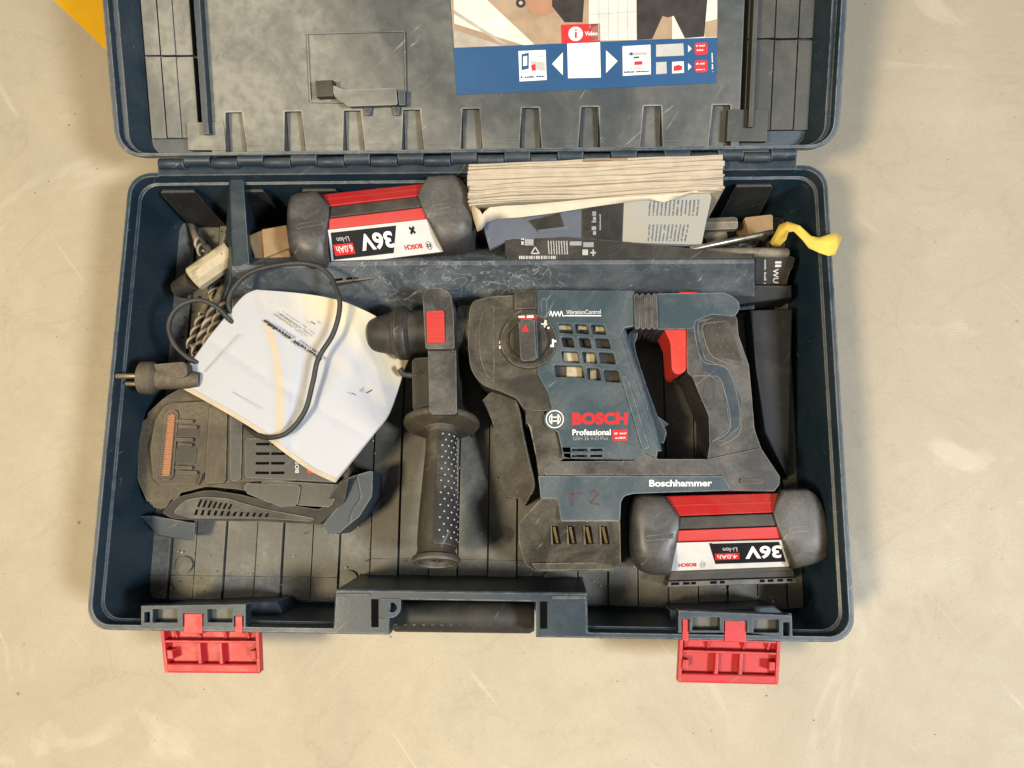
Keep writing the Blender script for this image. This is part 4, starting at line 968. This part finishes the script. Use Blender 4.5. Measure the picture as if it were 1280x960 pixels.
glyphs('print_spot', [((388, 402), (394, 406), 1.5), ((440, 492), (446, 495), 1.4), ((459, 492), (466, 488), 1.6)], plane_surf([(388, 402, .0850), (440, 492, .0820), (462, 490, .0812)]), 'pblack', book, .0015)

# ================================================================== THICK BOOKLET standing in the rear bin
bk = thing('thick_manual', 'thick cream paged manual standing on edge in the rear bin with its cover curling away', 'book', at(745, 225, .012))
NP = 11
def edge_y(x, k):   # photo row of the k-th leaf boundary at column x
    u_ = (x-585)/320
    y0 = 205-u_*12; y1 = 252-u_*13+6*math.sin(u_*3.2)*(1-u_)
    y = y0+(y1-y0)*k/NP
    if u_ < .22 and k > NP*.35: y += (1-u_/.22)**2*9*((k/NP)-.35)
    if u_ < .42 and 4 < k < NP: y += 2.2*math.sin(u_*15+.6)*(1-u_/.42)*math.sin((k-4)/(NP-4)*PI)
    return y+.5*math.sin(u_*9+k*1.7)+.35*math.sin(u_*23+k)
cuts = [0, .55, 1.5, 1.9, 3.1, 3.45, 4.6, 5.9, 6.25, 6.9, 7.3, 8.2, 8.6, 9.1, 9.45, 10.1, 10.5, 11]
for k_ in range(len(cuts)-1):
    n_ = 28; jl, jr = random.uniform(-1.6, 2), random.uniform(-2, 1.2)
    xs_ = [585+jl+i*(320+jr-jl)/n_ for i in range(n_+1)]
    strong = k_ in (2, 5, 9, 13); ph = random.uniform(0, 6); zt = .1035+random.uniform(-.0022, .0012)
    gp = lambda x: max(.05, (.75 if strong else .28)+(.6 if strong else .35)*math.sin(x*.021+ph)+.25*math.sin(x*.09+ph*2))
    px = [(x, edge_y(x, cuts[k_])) for x in xs_]+[(x, edge_y(x, cuts[k_+1])-gp(x)) for x in xs_[::-1]]
    bm = bmesh.new(); add_prism(bm, [at(p_[0], p_[1], zt+.0007*math.sin(p_[0]*.035+k_)) for p_ in px], .02, .0003, 1); finish('page_bundle', bm, 'paper', bk)
S('page_bundle', rnd([(587, 206), (903, 195), (904, 236), (588, 251)], 1), .100, .016, 'paper2', bk, 0)
# curled outer leaf
cu = [(590, 262), (593, 275), (597, 289), (602, 286), (607, 278), (622, 273), (650, 271), (690, 266), (740, 258), (790, 251), (812, 249), (830, 252), (850, 246), (870, 240), (900, 236)]
ins = [(592, 257), (600, 263), (603, 268), (606, 264), (612, 259), (630, 257), (655, 256), (690, 253), (740, 248), (790, 245), (812, 244), (830, 243), (850, 241), (870, 238), (900, 234)]
bm = bmesh.new(); R0 = [bm.verts.new(at(x, y, .1040)) for x, y in ins]; R1 = [bm.verts.new(at(x, y, .1005-.009*(i < 6))) for i, (x, y) in enumerate(cu)]; R2 = [bm.verts.new(at(x, y-4, .085)) for x, y in cu]
for a_, b_ in ((R0, R1), (R1, R2)):
    for i in range(len(a_)-1): bm.faces.new((a_[i], a_[i+1], b_[i+1], b_[i]))
bmesh.ops.recalc_face_normals(bm, faces=bm.faces); o = finish('curled_cover', bm, 'paper2', bk, angle=70, wn=False)
s_ = o.modifiers.new('solid', 'SOLIDIFY'); s_.thickness = .0005
S('spine_mark', [(729, 199), (784, 197.5), (784, 199.5), (729, 201)], .1048, .1, 'brownp', bk, 0)

# ================================================================== loose things in the rear bin
LF = plane_surf([(600, 290, .082), (880, 300, .072), (740, 245, .1005)])
lf = S('glossy_leaflet', [(600, 268), (640, 252), (880, 240), (889, 246), (877, 308), (800, 306), (640, 298), (612, 312)], LF, lambda p_: p_[2]-.004, 'leaf', None, .0003)
lf.name = 'glossy_leaflet'
loc = lf.location.copy(); lf['inv'] = tuple(loc)
tag(lf, 'blue grey printed leaflet with a pale text page, half covered by the thick manual', 'leaflet')
flat('printed_page', [(780, 247), (886, 238), (889, 247), (876.5, 306), (778, 303)], LF, 'leafl', lf, .0004)
flat('printed_panel', [(727, 262), (780, 250), (778, 303), (727, 298)], LF, 'sleeve', lf, .0005)
flat('printed_panel', [(660, 276), (700, 266), (706, 284), (672, 290)], LF, 'sleeve', lf, .0005)
flat('printed_panel', [(672, 288), (712, 283), (713, 287), (674, 292)], LF, 'leaf', lf, .0009)
glyphs('text_line', [((745, 294), (745, 264), 5.5), ((751, 290), (751, 268), 2)], LF, 'pgrey', lf, .0009, .75)
glyphs('text_column', [((811+i*4.6, 302), (813+i*4.8, 281), 2.2) for i in range(11)]+[((812+i*5, 270), (814+i*5, 250), 2.2) for i in range(13)], LF, 'leaf', lf, .0008, .8)
SLV = plane_surf([(632, 300, .0765), (940, 326, .079), (632, 326, .0765)])
sl = S('packaging_sleeve', [(631, 290), (655, 291), (780, 302), (940, 318), (941, 332), (640, 332), (631, 318)], SLV, lambda p_: p_[2]-.012, 'sleeve', None, .001); sl['inv'] = tuple(sl.location)
tag(sl, 'dusty black packaging sleeve with white symbols and text, lying behind the divider', 'packaging')
glyphs('text_column', [((687+i*3.3, 318), (686+i*3.3, 301), 1.8) for i in range(8)], SLV, 'sgrey', sl, .0005, .85)
flat('symbol', [box(656, 299, 667, 307)], SLV, 'pgrey', sl, .0004); glyphs('text_line', [((656, 301.5), (667, 301.5), 1.5), ((656, 304.5), (667, 304.5), 1.5)], SLV, 'sgrey', sl, .0007)
txt('lettering', 'M 2', (662, 300), (662, 309), 0.1+4, SLV, 'white', sl, .0005) if False else txt('lettering', 'M 2', (655, 306), (655, 298), 3.5, SLV, 'white', sl, .0006, .02)
flat('symbol', strokes([((664, 317), (669, 309)), ((669, 309), (674, 317)), ((674, 317), (664, 317))], .8), SLV, 'sgrey', sl, .0005)
flat('symbol', [box(712, 302, 727, 307), box(729, 303, 742, 309)], SLV, 'pgrey', sl, .0004)
flat('symbol', [box(728, 312, 735, 319)]+strokes([((738, 316), (745, 316)), ((741.5, 312), (741.5, 320))], .9), SLV, 'sgrey', sl, .0004)
flat('barcode', [box(649+i*2.1, 320, 649+i*2.1+random.choice((.8, 1.3)), 325) for i in range(22)], SLV, 'offwhite', sl, .0004)
# crumpled brown packet beside the upper battery
bm = bmesh.new()
add_prism(bm, [at(*p_) for p_ in ((307, 294, .066), (327, 287, .070), (357, 281, .066), (366, 332, .064), (322, 336, .064))], .03, .003, 3)
pk = finish('paper_packet', bm, 'brownp', None); tag(pk, 'folded brown paper packet tucked beside the battery in the rear bin', 'packet'); pk['inv'] = tuple(pk.location)
SZ('folded_flap', [(327, 286.5, .072), (358, 281, .068), (362, 310, .067), (330, 322, .0685)], .062, 'brownp', pk, .001)
# worn cream tube in the left bin
a, b = at(241, 350, .062), at(290, 316, .058); L = (b-a).length
tb = lathe('marking_stick', [(0, 0), (0, .0095), (.0015, .0115), (L, .0115), (L, 0)], a, b, 'tubew', None, 10, ang=25)
tag(tb, 'worn cream painted stick with chipped edges in the left bin', 'stick')
a, b = at(224, 362, .045), at(242, 350, .056); L = (b-a).length
lathe('dark_peg', [(0, 0), (0, .008), (.001, .009), (L, .009), (L, 0)], a, b, 'dark', None, 20)
tag(bpy.data.objects['dark_peg'], 'short dark plastic peg at the end of the cream stick', 'peg')
# twist drill bits
def drill(p0, p1, r, label, mat='drill', grp='drill bits lying loose in the left bin'):
    p0, p1 = Vector(p0), Vector(p1); ax_ = (p1-p0); L = ax_.length; ax_ = ax_/L; u_ = ax_.orthogonal().normalized(); v_ = ax_.cross(u_)
    o = thing('drill_bit', label, 'drill bit', p0, grp)
    lathe('core', [(0, 0), (r*.6, r*.72), (L, r*.72), (L+.002, 0)], p0, p1, 'black', o, 12)
    for h_ in (0, 1):
        bm = bmesh.new(); P_ = []; n_ = int(L/r*5)
        for i in range(n_+1):
            t_ = i/n_; a_ = t_*L/(r*6.2)*2*PI+h_*PI
            P_.append(p0+ax_*(r*.5+(L-r*.5)*t_)+(u_*math.cos(a_)+v_*math.sin(a_))*r*.80)
        tube_into(bm, P_, r*.42, 8); bmesh.ops.recalc_face_normals(bm, faces=bm.faces); finish('flute', bm, 'drillb', o, wn=False, angle=60)
    lathe('shank', [(0, 0), (0, r*.95), (.03, r*.95), (.031, 0)], p1-ax_*.001, p1+ax_*.05, mat, o, 16)
drill(at(243, 446, .064), at(268, 386, .046), .0042, 'dusty twist drill bit nearest the cord loop, half under the white booklet')
drill(at(257, 434, .064), at(282, 376, .040), .0040, 'dusty twist drill bit between its neighbour and the divider, running under the booklet')
drill(at(270, 385, .042), at(262, 352, .024), .0030, 'thin dusty drill bit deep in the left bin below the cream stick')
drill(at(253, 318, .03), at(246, 300, .022), .0034, 'short spiral bit showing above the cream stick by the rear wall')
drill(at(277, 318, .07), at(284, 296, .03), .0030, 'spiral bit behind the top end of the cream stick against the divider')
drill(at(236, 436, .046), at(254, 392, .034), .0036, 'dusty spiral drill bit leftmost of the bunch, framed by the cord loop')
drill(at(262, 372, .034), at(282, 340, .024), .0030, 'spiral drill bit lying below the cream stick along the divider foot')
# crumpled dark wrapper at the right of the rear bin
bm = bmesh.new(); n_ = 18; G = []
for jj in range(n_+1):
    for ii in range(n_+1):
        u_, v_ = ii/n_, jj/n_; x_ = 886+u_*62; y_ = 300+v_*26-4*math.sin(u_*3)
        z_ = .030+.022*math.sin(PI*u_)**.6*math.sin(PI*v_)**.6+.007*(abs(math.sin(u_*9+v_*6))-.5)+.005*(abs(math.sin(u_*5-v_*11+1))-.5)
        G.append(bm.verts.new(at(x_+2.2*math.sin(v_*9), y_+1.6*math.sin(u_*11), z_)))
for jj in range(n_):
    for ii in range(n_): k_ = jj*(n_+1)+ii; bm.faces.new((G[k_], G[k_+1], G[k_+n_+2], G[k_+n_+1]))
bmesh.ops.recalc_face_normals(bm, faces=bm.faces)
wr = finish('plastic_wrapper', bm, 'sleeve', None, angle=30, wn=False); s_ = wr.modifiers.new('solid', 'SOLIDIFY'); s_.thickness = .0006
tag(wr, 'crumpled dusty black wrapper under the rods at the right end of the rear bin', 'wrapper')
# rods and chisels in the right of the rear bin
def rod(name, label, cat, a_, b_, r, mat, grp=None, seg=12):
    a_, b_ = at(*a_), at(*b_); L = (b_-a_).length
    o = lathe(name, [(0, 0), (0, r*.8), (r*.4, r), (L-r*.4, r), (L, r*.8), (L, 0)], a_, b_, mat, None, seg, ang=30); tag(o, label, cat, grp); return o
rod('steel_rod', 'dark hexagonal rod end sticking out from under the leaflet', 'rod', (878, 282, .048), (921, 280, .05), .0062, 'drill', 'rods in the rear bin', 6)
rod('steel_rod', 'bright thin bent rod lying across the bin towards the yellow tape', 'rod', (862, 312, .074), (966, 290, .062), .0024, 'steel', 'rods in the rear bin')
rod('steel_rod', 'dull rod just behind the right end of the divider', 'rod', (880, 316, .06), (985, 316, .055), .0045, 'drill', 'rods in the rear bin')
rod('steel_rod', 'thick dusty chisel shank lying on the bin floor by the leaflet', 'chisel', (880, 302, .035), (905, 292, .035), .009, 'drill', 'rods in the rear bin')
bl = S('wooden_block', rnd([(930, 272), (966, 268), (966, 290), (938, 296)], 2), .045, .008, 'brownp', None, .002)
tag(bl, 'small grimy brown block in the rear right corner beside the yellow tape', 'block')
# black box with cut-off lettering
BXS = plane_surf([(944, 326, .05), (992, 326, .05), (944, 356, .038)])
bx = S('black_card_box', [(944, 322), (986, 319), (994, 322), (992, 334), (986, 340), (984, 356), (944, 356)], BXS, .01, 'sleeve', None, .0008); bx['inv'] = tuple(bx.location)
tag(bx, 'black card box with white lettering at the right end of the divider', 'box')
txt('lettering', 'WU', (966, 336), (966, 354), 7, BXS, 'offwhite', bx, .0005, .02)
flat('symbol', [[(969, 327), (977, 327), (976.5, 329.5), (968.5, 329.5)], [(969, 331), (976.5, 331), (976, 334), (968.5, 334)]], BXS, 'offwhite', bx, .0005)
glyphs('small_print', [((955, 325), (955, 355), 2.6)], BXS, 'sgrey', bx, .0005, .7)
# yellow tape scrap hanging over the rim
U_ = [(962, 303, .068), (968, 293, .076), (974, 281, .082), (984, 277, .087), (1000, 282, .091), (1014, 295, .0925), (1024, 297, .0935), (1036, 293, .095), (1045, 291, .0945), (1053, 296, .093)]
L_ = [(968, 309, .066), (975, 307, .072), (982, 300, .080), (985, 290, .086), (992, 289, .089), (1003, 300, .091), (1011, 310, .0915), (1024, 316, .092), (1036, 320, .092), (1044, 318, .0915)]
bm = bmesh.new(); rows = []
for i, (p_, q_) in enumerate(zip(U_, L_)):
    m_ = [(p_[k]*.62+q_[k]*.38, p_[k]*.25+q_[k]*.75) for k in range(3)]; f_ = (.0014, -.0012, .0018, .0006)[i % 4]
    rows.append([bm.verts.new(at(*p_)), bm.verts.new(at(m_[0][0], m_[1][0], m_[2][0]+f_)), bm.verts.new(at(m_[0][1], m_[1][1], m_[2][1]-f_*.6)), bm.verts.new(at(*q_))])
for a_, b_ in zip(rows, rows[1:]):
    for k_ in range(3): bm.faces.new((a_[k_], a_[k_+1], b_[k_+1], b_[k_]))
bmesh.ops.recalc_face_normals(bm, faces=bm.faces)
yt = finish('tape_scrap', bm, 'yellow', None, angle=22, wn=False); s_ = yt.modifiers.new('solid', 'SOLIDIFY'); s_.thickness = .0005
tag(yt, 'crumpled yellow tape scrap hanging over the right rim of the case', 'tape')

# ================================================================== loose grit
def grit(name, n_, fx, mat, parent, r0, r1):
    bm = bmesh.new()
    for i in range(n_):
        p_ = fx(); r = random.uniform(r0, r1)*random.random()**.6+r0*.5; a_ = random.uniform(0, 6.28)
        b_ = [bm.verts.new(p_+Vector((r*random.uniform(.6, 1.2)*math.cos(a_+k_*PI/2), r*random.uniform(.6, 1.2)*math.sin(a_+k_*PI/2), 0))) for k_ in range(4)]
        t_ = bm.verts.new(p_+Vector((random.uniform(-.4, .4)*r, random.uniform(-.4, .4)*r, r*.9)))
        for k_ in range(4): bm.faces.new((b_[k_], b_[(k_+1) % 4], t_))
    o = finish(name, bm, mat, parent, smooth=False, wn=False); o['kind'] = 'stuff'; return o
grit('grit', 260, lambda: Vector((random.uniform(-.285, .285), -.174+.34*random.random()**1.6, FZ+.003)), 'tubew', shell, .0004, .0013)
grit('dark_grit', 200, lambda: Vector((random.uniform(-.285, .285), -.174+.34*random.random()**1.6, FZ+.003)), 'dark', shell, .0004, .0013)
def ground():
    while True:
        p_ = Vector((random.uniform(-.75, .85), random.uniform(-.45, .62), 0))
        if abs(p_.x) > .3 or p_.y < -.2: return p_
grit('grit', 220, lambda: Vector((random.uniform(-.285, .285), random.uniform(.09, .176), FZ+.003)), 'brownp', shell, .0006, .0022)
grit('dark_grit', 200, lambda: Vector((random.uniform(-.285, -.2), random.uniform(-.02, .176), FZ+.003)), 'dark', shell, .0006, .002)
g_ = grit('grit', 420, ground, 'brownp', None, .0003, .0011)
